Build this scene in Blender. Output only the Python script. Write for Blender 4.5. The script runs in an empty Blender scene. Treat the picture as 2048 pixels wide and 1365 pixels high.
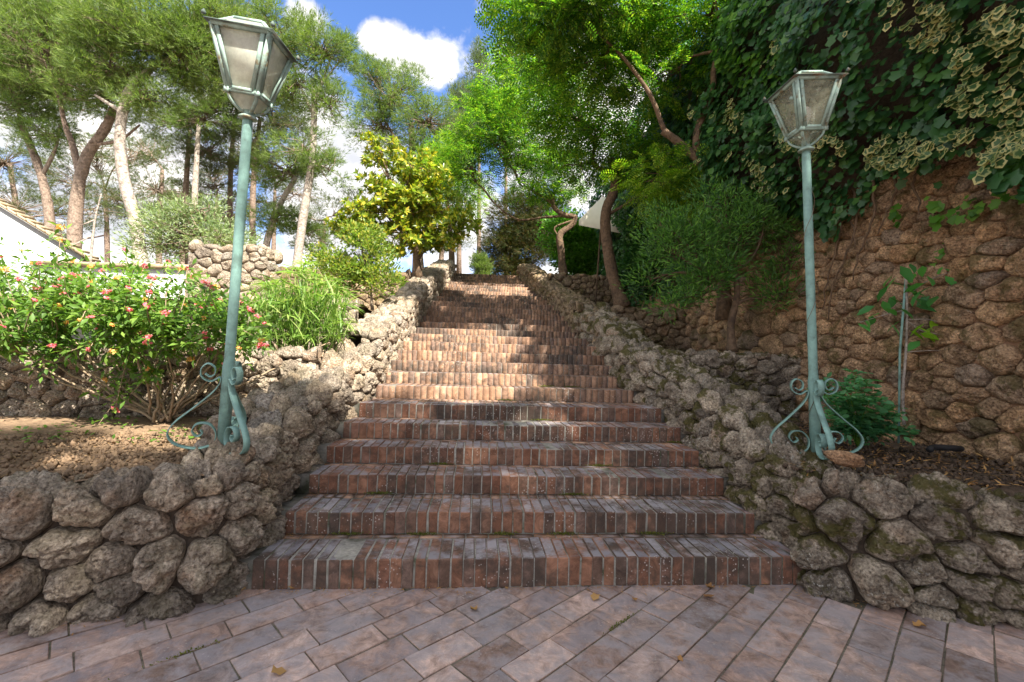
import bpy, bmesh, math, random
import numpy as np
from mathutils import Matrix, Vector
R = math.radians
rng = np.random.default_rng(7)
random.seed(7)
sc = bpy.context.scene
COL = sc.collection

# ------------------------------------------------------------ camera
CAM = np.array([0.0, 0.0, 1.29]); F = 910.0
YAW, PITCH, ROLL = R(4.3), R(1.98), R(1.6)
fw = np.array([math.sin(YAW)*math.cos(PITCH), math.cos(YAW)*math.cos(PITCH), math.sin(PITCH)])
r0 = np.array([math.cos(YAW), -math.sin(YAW), 0.0]); u0 = np.cross(r0, fw)
rt = r0*math.cos(ROLL) + u0*math.sin(ROLL); up = -r0*math.sin(ROLL) + u0*math.cos(ROLL)
cd = bpy.data.cameras.new('camera'); cam = bpy.data.objects.new('camera', cd); COL.objects.link(cam)
cd.sensor_width = 36; cd.lens = F/2048*36; cd.clip_end = 2000; cd.clip_start = 0.05
cam.matrix_world = Matrix(((rt[0], up[0], -fw[0], CAM[0]), (rt[1], up[1], -fw[1], CAM[1]), (rt[2], up[2], -fw[2], CAM[2]), (0, 0, 0, 1)))
sc.camera = cam
def ray(px, py): return fw + rt*(px-1024)/F + up*(682.5-py)/F
def W(px, py, d): return CAM + d*ray(px, py)
def G(px, py, z=0.0):
    r = ray(px, py); return CAM + r*((z-CAM[2])/r[2])
def atY(px, py, y):
    r = ray(px, py); return CAM + r*(y/r[1])

# ------------------------------------------------------------ light
SUN = np.array([0.52, -0.74, 1.0]); SUN = SUN/np.linalg.norm(SUN)
sl = bpy.data.lights.new('sun', 'SUN'); sl.energy = 3.3; sl.angle = R(0.6); sl.color = (1.0, 0.93, 0.80)
so = bpy.data.objects.new('sun', sl); COL.objects.link(so)
so.rotation_euler = Vector(SUN).to_track_quat('Z', 'Y').to_euler()
w = bpy.data.worlds.new('World'); sc.world = w; w.use_nodes = True
nt = w.node_tree; nt.nodes.clear()
def N(nt, t, **k):
    n = nt.nodes.new(t)
    for a, b in k.items(): setattr(n, a, b)
    return n
def L(nt, a, b): nt.links.new(a, b)
out = N(nt, 'ShaderNodeOutputWorld'); bg = N(nt, 'ShaderNodeBackground'); bg.inputs[1].default_value = 0.13
sky = N(nt, 'ShaderNodeTexSky', sky_type='NISHITA'); sky.sun_disc = False
sky.sun_elevation = math.asin(SUN[2]); sky.sun_rotation = math.atan2(SUN[0], SUN[1])
sky.air_density = 1.0; sky.dust_density = 0.6; sky.ozone_density = 2.0
tc = N(nt, 'ShaderNodeTexCoord')
nz = N(nt, 'ShaderNodeTexNoise'); nz.inputs['Scale'].default_value = 5.5; nz.inputs['Detail'].default_value = 9; nz.inputs['Roughness'].default_value = .62
L(nt, tc.outputs['Generated'], nz.inputs['Vector'])
nz2 = N(nt, 'ShaderNodeTexNoise'); nz2.inputs['Scale'].default_value = 9; nz2.inputs['Detail'].default_value = 7; L(nt, tc.outputs['Generated'], nz2.inputs['Vector'])
def vmath(op, a, b=None):
    n = N(nt, 'ShaderNodeVectorMath', operation=op); L(nt, a, n.inputs[0])
    if b is not None: n.inputs[1].default_value = b
    return n
def m_(nt, op, a, b=None, c=None, clamp=False):
    n = N(nt, 'ShaderNodeMath', operation=op); n.use_clamp = clamp
    for i, v in enumerate((a, b, c)):
        if v is None: continue
        if isinstance(v, (int, float)): n.inputs[i].default_value = v
        else: L(nt, v, n.inputs[i])
    return n.outputs[0]
def ramp(t, fac, stops, interp='LINEAR'):
    r = N(t, 'ShaderNodeValToRGB'); r.color_ramp.interpolation = interp; e = r.color_ramp.elements
    while len(e) < len(stops): e.new(.5)
    for q, (p, c) in zip(e, stops): q.position = p; q.color = (*c, 1) if len(c) == 3 else c
    L(t, fac, r.inputs[0]); return r.outputs[0]
cl = None
def cloudblob(px, py, rad):
    d = ray(px, py); d = d/np.linalg.norm(d)
    dd = vmath('DISTANCE', tc.outputs['Generated'], tuple(d))
    return m_(nt, 'SUBTRACT', 1.0, m_(nt, 'DIVIDE', dd.outputs['Value'], rad), clamp=True)
for (px, py, rad) in ((795, 115, .07), (848, 130, .066), (750, 85, .045), (615, 35, .06), (690, 280, .16), (690, 420, .26), (905, 470, .2), (300, 300, .3), (1200, 300, .3)):
    b = cloudblob(px, py, rad)
    cl = b if cl is None else m_(nt, 'MAXIMUM', cl, b)
sep = N(nt, 'ShaderNodeSeparateXYZ'); L(nt, tc.outputs['Generated'], sep.inputs[0])
low = m_(nt, 'MULTIPLY', m_(nt, 'SUBTRACT', 0.42, sep.outputs[2]), 1.7, clamp=True)
clear = cloudblob(860, -60, .62)
tot = m_(nt, 'ADD', m_(nt, 'MAXIMUM', m_(nt, 'MAXIMUM', m_(nt, 'MULTIPLY', cl, 1.1), low), m_(nt, 'MULTIPLY', m_(nt, 'SUBTRACT', 1.0, m_(nt, 'MULTIPLY', clear, 3.0), clamp=True), .62)), m_(nt, 'MULTIPLY', m_(nt, 'SUBTRACT', nz.outputs[0], .465), 2.6))
mask = N(nt, 'ShaderNodeMapRange', interpolation_type='SMOOTHSTEP'); L(nt, tot, mask.inputs[0]); mask.inputs[1].default_value = .28; mask.inputs[2].default_value = .72
tint = N(nt, 'ShaderNodeMix', data_type='RGBA', blend_type='MULTIPLY'); tint.inputs[0].default_value = 1
L(nt, sky.outputs[0], tint.inputs[6]); tint.inputs[7].default_value = (.30, .37, .50, 1)
mx = N(nt, 'ShaderNodeMix', data_type='RGBA'); L(nt, mask.outputs[0], mx.inputs[0]); L(nt, tint.outputs[2], mx.inputs[6]); L(nt, ramp(nt, nz2.outputs[0], [(.36, (1.35, 1.38, 1.48)), (.62, (2.9, 2.75, 2.6))]), mx.inputs[7])
L(nt, mx.outputs[2], bg.inputs[0]); L(nt, bg.outputs[0], out.inputs[0])
sc.view_settings.view_transform = 'Standard'; sc.view_settings.look = 'None'; sc.view_settings.gamma = 1
sc.view_settings.exposure = 2.35
sc.view_settings.use_curve_mapping = False
sc.cycles.max_bounces = 6; sc.cycles.diffuse_bounces = 3; sc.cycles.glossy_bounces = 2; sc.cycles.transmission_bounces = 4; sc.cycles.transparent_max_bounces = 6
sc.cycles.caustics_reflective = False; sc.cycles.caustics_refractive = False
sc.cycles.use_denoising = True

# ------------------------------------------------------------ helpers
def tag(o, label=None, cat=None, group=None, kind=None):
    if label: o['label'] = label
    if cat: o['category'] = cat
    if group: o['group'] = group
    if kind: o['kind'] = kind
    return o
def empty(name, loc, label=None, cat=None, group=None, kind=None, rz=0):
    o = bpy.data.objects.new(name, None); COL.objects.link(o); o.location = tuple(loc); o.rotation_euler = (0, 0, rz); o.empty_display_size = .1
    return tag(o, label, cat, group, kind)
def mesh_np(name, v, f, mat=None, smooth=False, attr=None):
    v = np.asarray(v, dtype=np.float32); me = bpy.data.meshes.new(name)
    me.vertices.add(len(v)); me.vertices.foreach_set('co', v.ravel())
    if isinstance(f, np.ndarray):
        k = f.shape[1]; m = f.shape[0]
        me.loops.add(m*k); me.loops.foreach_set('vertex_index', f.astype(np.int32).ravel())
        me.polygons.add(m); me.polygons.foreach_set('loop_start', np.arange(m, dtype=np.int32)*k)
    else:
        ln = np.array([len(a) for a in f], dtype=np.int32); fl = np.array([i for a in f for i in a], dtype=np.int32)
        me.loops.add(len(fl)); me.loops.foreach_set('vertex_index', fl)
        me.polygons.add(len(f)); me.polygons.foreach_set('loop_start', np.concatenate([[0], np.cumsum(ln)[:-1]]).astype(np.int32))
        m = len(f)
    if attr is not None:
        a = me.attributes.new('rim', 'FLOAT', 'POINT'); a.data.foreach_set('value', np.asarray(attr, dtype=np.float32))
    me.update(calc_edges=True)
    if smooth: me.polygons.foreach_set('use_smooth', np.ones(m, dtype=bool))
    if mat: me.materials.append(mat)
    return me
def obj(name, me, parent=None, loc=(0, 0, 0)):
    o = bpy.data.objects.new(name, me); COL.objects.link(o)
    if parent is not None: o.parent = parent
    o.location = tuple(loc); return o
class MB:
    def __init__(s): s.v = []; s.f = []; s.n = 0
    def add(s, v, f):
        s.v.append(np.asarray(v, float)); s.f += [tuple(int(i)+s.n for i in a) for a in f]; s.n += len(v); return s
    def box(s, c, sz, M=None):
        c = np.array(c, float); h = np.array(sz, float)/2
        v = np.array([[x, y, z] for x in (-1, 1) for y in (-1, 1) for z in (-1, 1)])*h
        if M is not None: v = v @ np.asarray(M).T
        return s.add(v+c, [(0, 1, 3, 2), (4, 6, 7, 5), (0, 4, 5, 1), (2, 3, 7, 6), (0, 2, 6, 4), (1, 5, 7, 3)])
    def bar(s, a, b, wx, wy, upv=(0, 0, 1)):
        a = np.array(a, float); b = np.array(b, float); d = b-a; l = np.linalg.norm(d); d /= l
        x = np.cross(d, upv)
        if np.linalg.norm(x) < 1e-4: x = np.cross(d, (1, 0, 0))
        x /= np.linalg.norm(x); y = np.cross(d, x)
        return s.box((a+b)/2, (wx, wy, l), np.array([x, y, d]).T)
    def tube(s, pts, rad, n=8, wob=0, cap=True):
        P = np.asarray(pts, float); rad = np.broadcast_to(np.asarray(rad, float), (len(P),))
        T = np.gradient(P, axis=0); T /= np.linalg.norm(T, axis=1)[:, None]+1e-9
        a = np.array([1., .2, .1]) if abs(T[0][0]) < .8 else np.array([0, 1., 0])
        X = np.cross(T, a); X /= np.linalg.norm(X, axis=1)[:, None]; Y = np.cross(T, X)
        th = np.arange(n)*2*math.pi/n
        rr = rad[:, None]*(1+wob*rng.normal(size=(len(P), n)))
        v = P[:, None, :]+rr[..., None]*(X[:, None, :]*np.cos(th)[None, :, None]+Y[:, None, :]*np.sin(th)[None, :, None])
        f = [(i*n+j, i*n+(j+1) % n, (i+1)*n+(j+1) % n, (i+1)*n+j) for i in range(len(P)-1) for j in range(n)]
        if cap: f += [tuple(range(n))[::-1], tuple((len(P)-1)*n+j for j in range(n))]
        return s.add(v.reshape(-1, 3), f)
    def ribbon(s, pts, wid, th, side):
        P = np.asarray(pts, float); side = np.asarray(side, float); T = np.gradient(P, axis=0); T /= np.linalg.norm(T, axis=1)[:, None]
        Nn = np.cross(T, side); 
        v = np.concatenate([np.stack([P+side*wid/2*a+Nn*th/2*b for a, b in ((1, 1), (1, -1), (-1, -1), (-1, 1))], 1)]).reshape(-1, 3)
        f = [(i*4+j, i*4+(j+1) % 4, i*4+4+(j+1) % 4, i*4+4+j) for i in range(len(P)-1) for j in range(4)]
        f += [(3, 2, 1, 0), tuple(len(v)-4+j for j in range(4))]
        return s.add(v, f)
    def lathe(s, prof, c=(0, 0, 0), n=16):
        th = np.arange(n)*2*math.pi/n; prof = np.array(prof, float)
        v = np.stack([prof[:, 0, None]*np.cos(th), prof[:, 0, None]*np.sin(th), np.repeat(prof[:, 1, None], n, 1)], -1).reshape(-1, 3)+np.array(c)
        f = [(i*n+j, i*n+(j+1) % n, (i+1)*n+(j+1) % n, (i+1)*n+j) for i in range(len(prof)-1) for j in range(n)]
        f += [tuple(range(n))[::-1], tuple((len(prof)-1)*n+j for j in range(n))]
        return s.add(v, f)
    def build(s, name, mat, parent=None, loc=(0, 0, 0), smooth=False):
        V = np.concatenate(s.v) - np.array(loc)*0
        return obj(name, mesh_np(name, V, s.f, mat, smooth), parent, loc)
def catmull(P, k=6):
    P = np.asarray(P, float); Q = np.concatenate([[2*P[0]-P[1]], P, [2*P[-1]-P[-2]]]); o = []
    for i in range(1, len(Q)-2):
        for j in range(k):
            t = j/k
            o.append(.5*((2*Q[i])+(-Q[i-1]+Q[i+1])*t+(2*Q[i-1]-5*Q[i]+4*Q[i+1]-Q[i+2])*t*t+(-Q[i-1]+3*Q[i]-3*Q[i+1]+Q[i+2])*t**3))
    o.append(P[-1]); return np.array(o)
def _h(i, j, k, s):
    n = (i*374761393 + j*668265263 + k*2147483647 + s*974634777) & 0xffffffff
    n = ((n ^ (n >> 13))*1274126177) & 0xffffffff; n = n ^ (n >> 16)
    return (n & 0xffff)/32767.5-1
def vnoise(p, s=0):
    p = np.asarray(p, float); i = np.floor(p).astype(np.int64); f = p-i; f = f*f*(3-2*f); r = 0
    for a in (0, 1):
        for b in (0, 1):
            for c in (0, 1):
                wgt = (f[..., 0] if a else 1-f[..., 0])*(f[..., 1] if b else 1-f[..., 1])*(f[..., 2] if c else 1-f[..., 2])
                r = r+wgt*_h(i[..., 0]+a, i[..., 1]+b, i[..., 2]+c, s)
    return r
def fbm(p, o=3, s=0):
    r = 0; a = 1
    for k in range(o): r = r+a*vnoise(p*2.03**k, s+k*11); a *= .5
    return r
# ------------------------------------------------------------ materials
def newmat(name):
    m = bpy.data.materials.new(name); m.use_nodes = True; t = m.node_tree; t.nodes.clear()
    o = N(t, 'ShaderNodeOutputMaterial'); p = N(t, 'ShaderNodeBsdfPrincipled'); L(t, p.outputs[0], o.inputs[0])
    p.inputs['Specular IOR Level'].default_value = .25
    return m, t, p, o
def noise(t, scale, detail=4, rough=.6, vec=None, dist=0):
    n = N(t, 'ShaderNodeTexNoise'); n.inputs['Scale'].default_value = scale; n.inputs['Detail'].default_value = detail; n.inputs['Roughness'].default_value = rough; n.inputs['Distortion'].default_value = dist
    if vec is not None: L(t, vec, n.inputs['Vector'])
    return n.outputs[0]
def mix(t, fac, a, b, bt='MIX'):
    n = N(t, 'ShaderNodeMix', data_type='RGBA', blend_type=bt)
    for i, v in ((0, fac), (6, a), (7, b)):
        if isinstance(v, (int, float)): n.inputs[i].default_value = v
        elif isinstance(v, tuple): n.inputs[i].default_value = (*v, 1)
        else: L(t, v, n.inputs[i])
    return n.outputs[2]
def step_(t, v, a, b):
    n = N(t, 'ShaderNodeMapRange', interpolation_type='SMOOTHSTEP'); L(t, v, n.inputs[0]); n.inputs[1].default_value = a; n.inputs[2].default_value = b; return n.outputs[0]
def rnd(t):
    g = N(t, 'ShaderNodeNewGeometry'); oi = N(t, 'ShaderNodeObjectInfo')
    return m_(t, 'FRACT', m_(t, 'ADD', g.outputs['Random Per Island'], m_(t, 'MULTIPLY', oi.outputs['Random'], 7.31))), g
def bump(t, p, h, strength=.5, dist=.01, prev=None):
    b = N(t, 'ShaderNodeBump'); b.inputs['Strength'].default_value = strength; b.inputs['Distance'].default_value = dist; L(t, h, b.inputs['Height'])
    if prev is not None: L(t, prev, b.inputs['Normal'])
    L(t, b.outputs[0], p.inputs['Normal']); return b.outputs[0]
def stone_mat(name, cols, moss=0.0, lichen=0.3, orange=0.3, pit=1.0):
    m, t, p, o = newmat(name); r, g = rnd(t); P = g.outputs['Position']
    sh = N(t, 'ShaderNodeVectorMath', operation='ADD'); L(t, P, sh.inputs[0])
    cm = N(t, 'ShaderNodeCombineXYZ'); L(t, m_(t, 'MULTIPLY', r, 37.0), cm.inputs[0]); L(t, cm.outputs[0], sh.inputs[1]); P2 = sh.outputs[0]
    base = ramp(t, r, [(i/(len(cols)-1), c) for i, c in enumerate(cols)])
    n1 = noise(t, 7, 6, .65, P2); n2 = noise(t, 60, 5, .7, P2); n3 = noise(t, 3, 4, .6, P2)
    c = mix(t, 1.0, base, ramp(t, n1, [(.32, (.5, .48, .46)), (.68, (1.45, 1.43, 1.4))]), 'MULTIPLY')
    c = mix(t, m_(t, 'MULTIPLY', step_(t, n3, .55, .7), orange), c, (.34, .17, .075))
    c = mix(t, 1.0, c, ramp(t, n2, [(.34, (.30, .28, .27)), (.47, (.85, .83, .82)), (.56, (1.1, 1.1, 1.1)), (.70, (1.7, 1.68, 1.65))]), 'MULTIPLY')
    lf = m_(t, 'MULTIPLY', step_(t, noise(t, 42, 5, .8, P2), .57, .63), m_(t, 'MULTIPLY', step_(t, noise(t, 2.3, 3, .5, P), .42, .62), lichen))
    c = mix(t, lf, c, (.62, .60, .54))
    if moss > 0:
        sx = N(t, 'ShaderNodeSeparateXYZ'); L(t, g.outputs['Normal'], sx.inputs[0])
        mf = m_(t, 'MULTIPLY', step_(t, m_(t, 'ADD', noise(t, 4.2, 6, .7, P), m_(t, 'MULTIPLY', sx.outputs[2], .05)), .52, .60), moss)
        c = mix(t, mf, c, mix(t, noise(t, 40, 3, .6, P), (.045, .055, .012), (.13, .10, .02)))
    L(t, c, p.inputs['Base Color']); p.inputs['Roughness'].default_value = .93
    vo = N(t, 'ShaderNodeTexVoronoi'); vo.inputs['Scale'].default_value = 55; L(t, P2, vo.inputs['Vector'])
    h = m_(t, 'ADD', m_(t, 'MULTIPLY', noise(t, 26, 7, .72, P2, .4), 1.0), m_(t, 'MULTIPLY', vo.outputs['Distance'], .35*pit))
    bump(t, p, h, 1.0, .05)
    return m
def brick_mat(name, c1, c2, c3, spots=.6, dark=.6, grey=.0, topgrey=True):
    m, t, p, o = newmat(name); r, g = rnd(t); P = g.outputs['Position']
    base = ramp(t, r, [(0, c1), (.25, c2), (.45, c3), (.6, tuple(a*1.35 for a in c2)), (.75, tuple(a*.75 for a in c1)), (.88, (.19, .13, .105)), (1, tuple(a*1.25 for a in c1))])
    n1 = noise(t, 11, 7, .75, P, 1.0); n0 = noise(t, 1.1, 3, .5, P)
    c = mix(t, 1.0, base, ramp(t, n1, [(.34, (.5, .48, .48)), (.5, (.95, .93, .92)), (.66, (1.4, 1.4, 1.42))]), 'MULTIPLY')
    c = mix(t, m_(t, 'MULTIPLY', step_(t, m_(t, 'ADD', m_(t, 'MULTIPLY', n0, .6), m_(t, 'MULTIPLY', noise(t, 14, 4, .6, P), .4)), .46, .60), dark), c, (.055, .045, .038))
    sx = N(t, 'ShaderNodeSeparateXYZ'); L(t, g.outputs['Normal'], sx.inputs[0])
    if topgrey:   # patchy cool grey over the upward faces
        tf = m_(t, 'MULTIPLY', step_(t, sx.outputs[2], .7, .95), step_(t, noise(t, 6, 5, .7, P), .38, .62))
        c = mix(t, m_(t, 'MULTIPLY', tf, grey), c, mix(t, r, (.22, .215, .245), (.37, .345, .365)))
    vo = N(t, 'ShaderNodeTexVoronoi'); vo.inputs['Scale'].default_value = 48; L(t, P, vo.inputs['Vector'])
    sp = m_(t, 'MULTIPLY', m_(t, 'SUBTRACT', 1.0, step_(t, m_(t, 'ADD', vo.outputs['Distance'], m_(t, 'MULTIPLY', noise(t, 60, 2, .5, P), .25)), .26, .38)), step_(t, noise(t, 3.1, 4, .6, P), .48, .60))
    c = mix(t, m_(t, 'MULTIPLY', sp, spots), c, (.50, .45, .42))
    L(t, c, p.inputs['Base Color']); p.inputs['Roughness'].default_value = .85
    bump(t, p, m_(t, 'ADD', noise(t, 34, 6, .7, P), m_(t, 'MULTIPLY', noise(t, 160, 3, .7, P), .3)), .7, .008)
    return m
def plain(name, c, rough=.8, metal=0, nscale=20, var=.25, bmp=.3, bd=.005, c2=None, n2=4):
    m, t, p, o = newmat(name); g = N(t, 'ShaderNodeNewGeometry'); P = g.outputs['Position']
    n1 = noise(t, nscale, 6, .65, P)
    col = mix(t, 1.0, c, ramp(t, n1, [(.3, (1-var,)*3), (.7, (1+var,)*3)]), 'MULTIPLY')
    if c2: col = mix(t, step_(t, noise(t, n2, 6, .7, P), .5, .66), col, c2)
    L(t, col, p.inputs['Base Color']); p.inputs['Roughness'].default_value = rough; p.inputs['Metallic'].default_value = metal
    if bmp: bump(t, p, n1, bmp, bd)
    return m
def leaf_mat(name, c1, c2, trans=.35, gloss=.5, c3=None, rim=None):
    m, t, p, o = newmat(name); r, g = rnd(t)
    st = [(0, c1), (.6, c2)] + ([(1, c3)] if c3 else [(1, tuple(a*1.25 for a in c2))])
    c = ramp(t, r, st)
    big = noise(t, 1.6, 2, .5, g.outputs['Position'])
    c = mix(t, 1.0, c, ramp(t, big, [(.3, (.8, .85, .8)), (.7, (1.2, 1.15, 1.1))]), 'MULTIPLY')
    if rim:
        a = N(t, 'ShaderNodeAttribute'); a.attribute_name = 'rim'
        f = step_(t, m_(t, 'ADD', a.outputs['Fac'], m_(t, 'MULTIPLY', noise(t, 45, 3, .6, g.outputs['Position']), .9)), 1.0, 1.25)
        c = mix(t, f, c, mix(t, m_(t, 'FRACT', m_(t, 'MULTIPLY', r, 17.3)), rim, (.22, .27, .10)))
    L(t, c, p.inputs['Base Color']); p.inputs['Roughness'].default_value = gloss; p.inputs['Specular IOR Level'].default_value = .35
    tr = N(t, 'ShaderNodeBsdfTranslucent'); L(t, mix(t, 1.0, c, (1.5, 1.7, .7), 'MULTIPLY'), tr.inputs[0])
    ms = N(t, 'ShaderNodeMixShader'); ms.inputs[0].default_value = trans; L(t, p.outputs[0], ms.inputs[1]); L(t, tr.outputs[0], ms.inputs[2]); L(t, ms.outputs[0], o.inputs[0])
    return m
M = {}
M['stoneL'] = stone_mat('rough_tufa', [(.38, .325, .265), (.46, .39, .315), (.29, .25, .21), (.52, .425, .32), (.36, .325, .285)], moss=.25, lichen=.35, orange=.45)
M['stoneR'] = stone_mat('mossy_tufa', [(.34, .29, .23), (.43, .37, .295), (.27, .235, .195), (.46, .39, .31)], moss=.9, lichen=1.0, orange=.3)
M['stoneO'] = stone_mat('ochre_rubble', [(.54, .34, .19), (.60, .40, .24), (.40, .28, .18), (.56, .37, .23), (.47, .32, .20), (.34, .26, .20)], moss=.6, lichen=.35, orange=.35, pit=.7)
M['stoneT'] = stone_mat('terrace_rubble', [(.31, .235, .16), (.38, .285, .19), (.26, .20, .145), (.42, .31, .20)], moss=.6, lichen=.3, orange=.4)
M['mortar'] = plain('earth_mortar', (.06, .045, .034), .95, nscale=30, var=.4, bmp=.8, bd=.02)
M['mortarO'] = plain('ochre_mortar', (.22, .13, .08), .95, nscale=30, var=.4, bmp=.8, bd=.02)
M['cement'] = plain('step_cement', (.27, .255, .225), .95, nscale=40, var=.4, bmp=.6, bd=.008, c2=(.07, .075, .045), n2=5)
M['brick'] = brick_mat('worn_brick', (.19, .09, .058), (.24, .125, .08), (.11, .075, .06), spots=.85, dark=.75, grey=.85)
M['brickF'] = brick_mat('worn_brick_upper', (.25, .145, .09), (.33, .20, .13), (.18, .115, .085), spots=.6, dark=.85, grey=.6)
M['paver'] = brick_mat('terracotta_paver', (.36, .245, .20), (.42, .30, .25), (.28, .225, .21), spots=.4, dark=.22, grey=.65)
M['sand'] = plain('joint_sand', (.16, .14, .11), .97, nscale=60, var=.5, bmp=.9, bd=.01, c2=(.10, .10, .06), n2=6)
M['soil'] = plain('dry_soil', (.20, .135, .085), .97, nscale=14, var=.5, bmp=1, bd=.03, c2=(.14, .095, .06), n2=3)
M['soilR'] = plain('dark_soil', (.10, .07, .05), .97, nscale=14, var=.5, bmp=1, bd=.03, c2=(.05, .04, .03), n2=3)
M['paint'] = plain('verdigris_paint', (.19, .33, .30), .55, nscale=18, var=.22, bmp=.35, bd=.003, c2=(.12, .20, .18), n2=7)
M['paintP'] = plain('pale_verdigris_paint', (.27, .38, .34), .6, nscale=25, var=.25, bmp=.35, bd=.003, c2=(.17, .13, .07), n2=13)
M['rust'] = plain('rusty_sheet', (.09, .12, .11), .8, nscale=25, var=.5, bmp=.4, c2=(.14, .08, .05), n2=10)
M['white'] = plain('white_render', (.50, .53, .53), .9, nscale=3, var=.06, bmp=.2)
M['tile'] = plain('roof_tile', (.36, .29, .20), .9, nscale=10, var=.35)
M['bark'] = plain('pine_bark', (.235, .175, .14), .95, nscale=22, var=.5, bmp=1, bd=.03, c2=(.12, .085, .065), n2=9)
M['barkP'] = plain('pale_bark', (.38, .33, .29), .95, nscale=22, var=.45, bmp=1, bd=.03, c2=(.2, .165, .14), n2=9)
M['barkD'] = plain('brown_bark', (.15, .10, .065), .92, nscale=24, var=.45, bmp=1, bd=.02, c2=(.08, .055, .04), n2=8)
M['twig'] = plain('twig_bark', (.20, .155, .115), .95, nscale=30, var=.3, bmp=0)
M['stem'] = plain('lantana_stem', (.30, .225, .15), .9, nscale=30, var=.3, bmp=.3)
M['cloth'] = plain('parasol_cloth', (.72, .68, .58), .9, nscale=6, var=.05, bmp=0)
M['black'] = plain('black_plastic', (.02, .02, .022), .6, nscale=20, var=.2, bmp=0)
M['litter'] = leaf_mat('dry_leaf', (.30, .15, .05), (.42, .25, .10), .15, .8, (.25, .12, .05))
M['litterD'] = leaf_mat('brown_dry_leaf', (.20, .12, .06), (.28, .18, .10), .1, .8, (.15, .09, .05))
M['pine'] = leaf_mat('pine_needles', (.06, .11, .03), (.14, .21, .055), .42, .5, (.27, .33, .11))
M['pineD'] = leaf_mat('pine_needles_dark', (.05, .08, .028), (.09, .12, .04), .3, .55, (.13, .15, .06))  # same needles in darker tones
M['casu'] = leaf_mat('grey_needles', (.07, .11, .05), (.12, .16, .08), .3, .55)
M['jac'] = leaf_mat('feathery_leaf', (.03, .10, .012), (.10, .23, .022), .5, .5, (.28, .38, .04))
M['jacL'] = leaf_mat('light_feathery_leaf', (.10, .21, .015), (.19, .32, .025), .5, .5, (.30, .38, .04))
M['mag'] = leaf_mat('magnolia_leaf', (.09, .16, .02), (.22, .28, .03), .4, .28, (.50, .40, .05))
M['olive'] = leaf_mat('olive_leaf', (.13, .20, .09), (.22, .29, .14), .3, .45, (.33, .38, .22))
M['shrub'] = leaf_mat('shrub_leaf', (.09, .16, .025), (.19, .28, .05), .4, .45, (.38, .35, .08))
M['lant'] = leaf_mat('lantana_leaf', (.06, .13, .022), (.12, .23, .04), .42, .45, (.20, .31, .06))
M['sedge'] = leaf_mat('sedge_blade', (.10, .20, .035), (.20, .32, .07), .4, .45, (.38, .44, .17))
M['poly'] = leaf_mat('myrtle_leaf', (.05, .13, .035), (.10, .23, .055), .4, .45, (.20, .40, .08))
M['ivy'] = leaf_mat('ivy_leaf', (.022, .075, .028), (.04, .12, .04), .3, .3, (.075, .18, .045))
M['ivyB'] = leaf_mat('ivy_leaf_bright', (.05, .15, .02), (.09, .23, .03), .45, .4, (.16, .32, .05))
M['ivyV'] = leaf_mat('variegated_ivy_leaf', (.03, .08, .03), (.06, .12, .045), .3, .4, rim=(.56, .50, .22))
M['rose'] = leaf_mat('rose_leaf', (.05, .17, .08), (.09, .26, .11), .35, .4)
M['citrus'] = leaf_mat('citrus_leaf', (.05, .19, .06), (.09, .30, .08), .4, .3)
M['citrusB'] = leaf_mat('young_citrus_leaf', (.17, .36, .02), (.24, .44, .03), .5, .3)
M['conif'] = leaf_mat('cypress_spray', (.03, .05, .015), (.055, .075, .02), .25, .6, (.14, .075, .03))
M['grass'] = leaf_mat('weed_leaf', (.06, .14, .02), (.11, .22, .03), .35, .5)
M['pink'] = leaf_mat('pink_petal', (.72, .12, .27), (.78, .22, .26), .3, .6)
M['orange'] = leaf_mat('orange_petal', (.80, .34, .14), (.85, .50, .16), .3, .6)
def glass_mat(nm, lo_, hi_, bc):
    m, t, p, o = newmat(nm); g = N(t, 'ShaderNodeNewGeometry')
    p.inputs['Base Color'].default_value = bc; p.inputs['Roughness'].default_value = .35; p.inputs['Specular IOR Level'].default_value = .5
    tp = N(t, 'ShaderNodeBsdfTransparent'); tl = N(t, 'ShaderNodeBsdfTranslucent'); tl.inputs[0].default_value = (.80, .82, .70, 1)
    a = N(t, 'ShaderNodeMixShader'); a.inputs[0].default_value = .5; L(t, p.outputs[0], a.inputs[1]); L(t, tl.outputs[0], a.inputs[2])
    b = N(t, 'ShaderNodeMixShader'); L(t, ramp(t, noise(t, 16, 6, .75, g.outputs['Position']), [(.3, (lo_,)*3), (.7, (hi_,)*3)]), b.inputs[0])
    L(t, tp.outputs[0], b.inputs[1]); L(t, a.outputs[0], b.inputs[2]); L(t, b.outputs[0], o.inputs[0]); return m
M['glassL'] = glass_mat('backlit_milky_glass', .55, .95, (.78, .80, .72, 1)); M['glassR'] = glass_mat('dirty_glass', .12, .55, (.50, .50, .38, 1))  # left glass whitened to hold sky backlight besides its clouding
M['bulb'] = plain('frosted_bulb', (.75, .75, .78), .3, nscale=5, var=.02, bmp=0)

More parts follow.
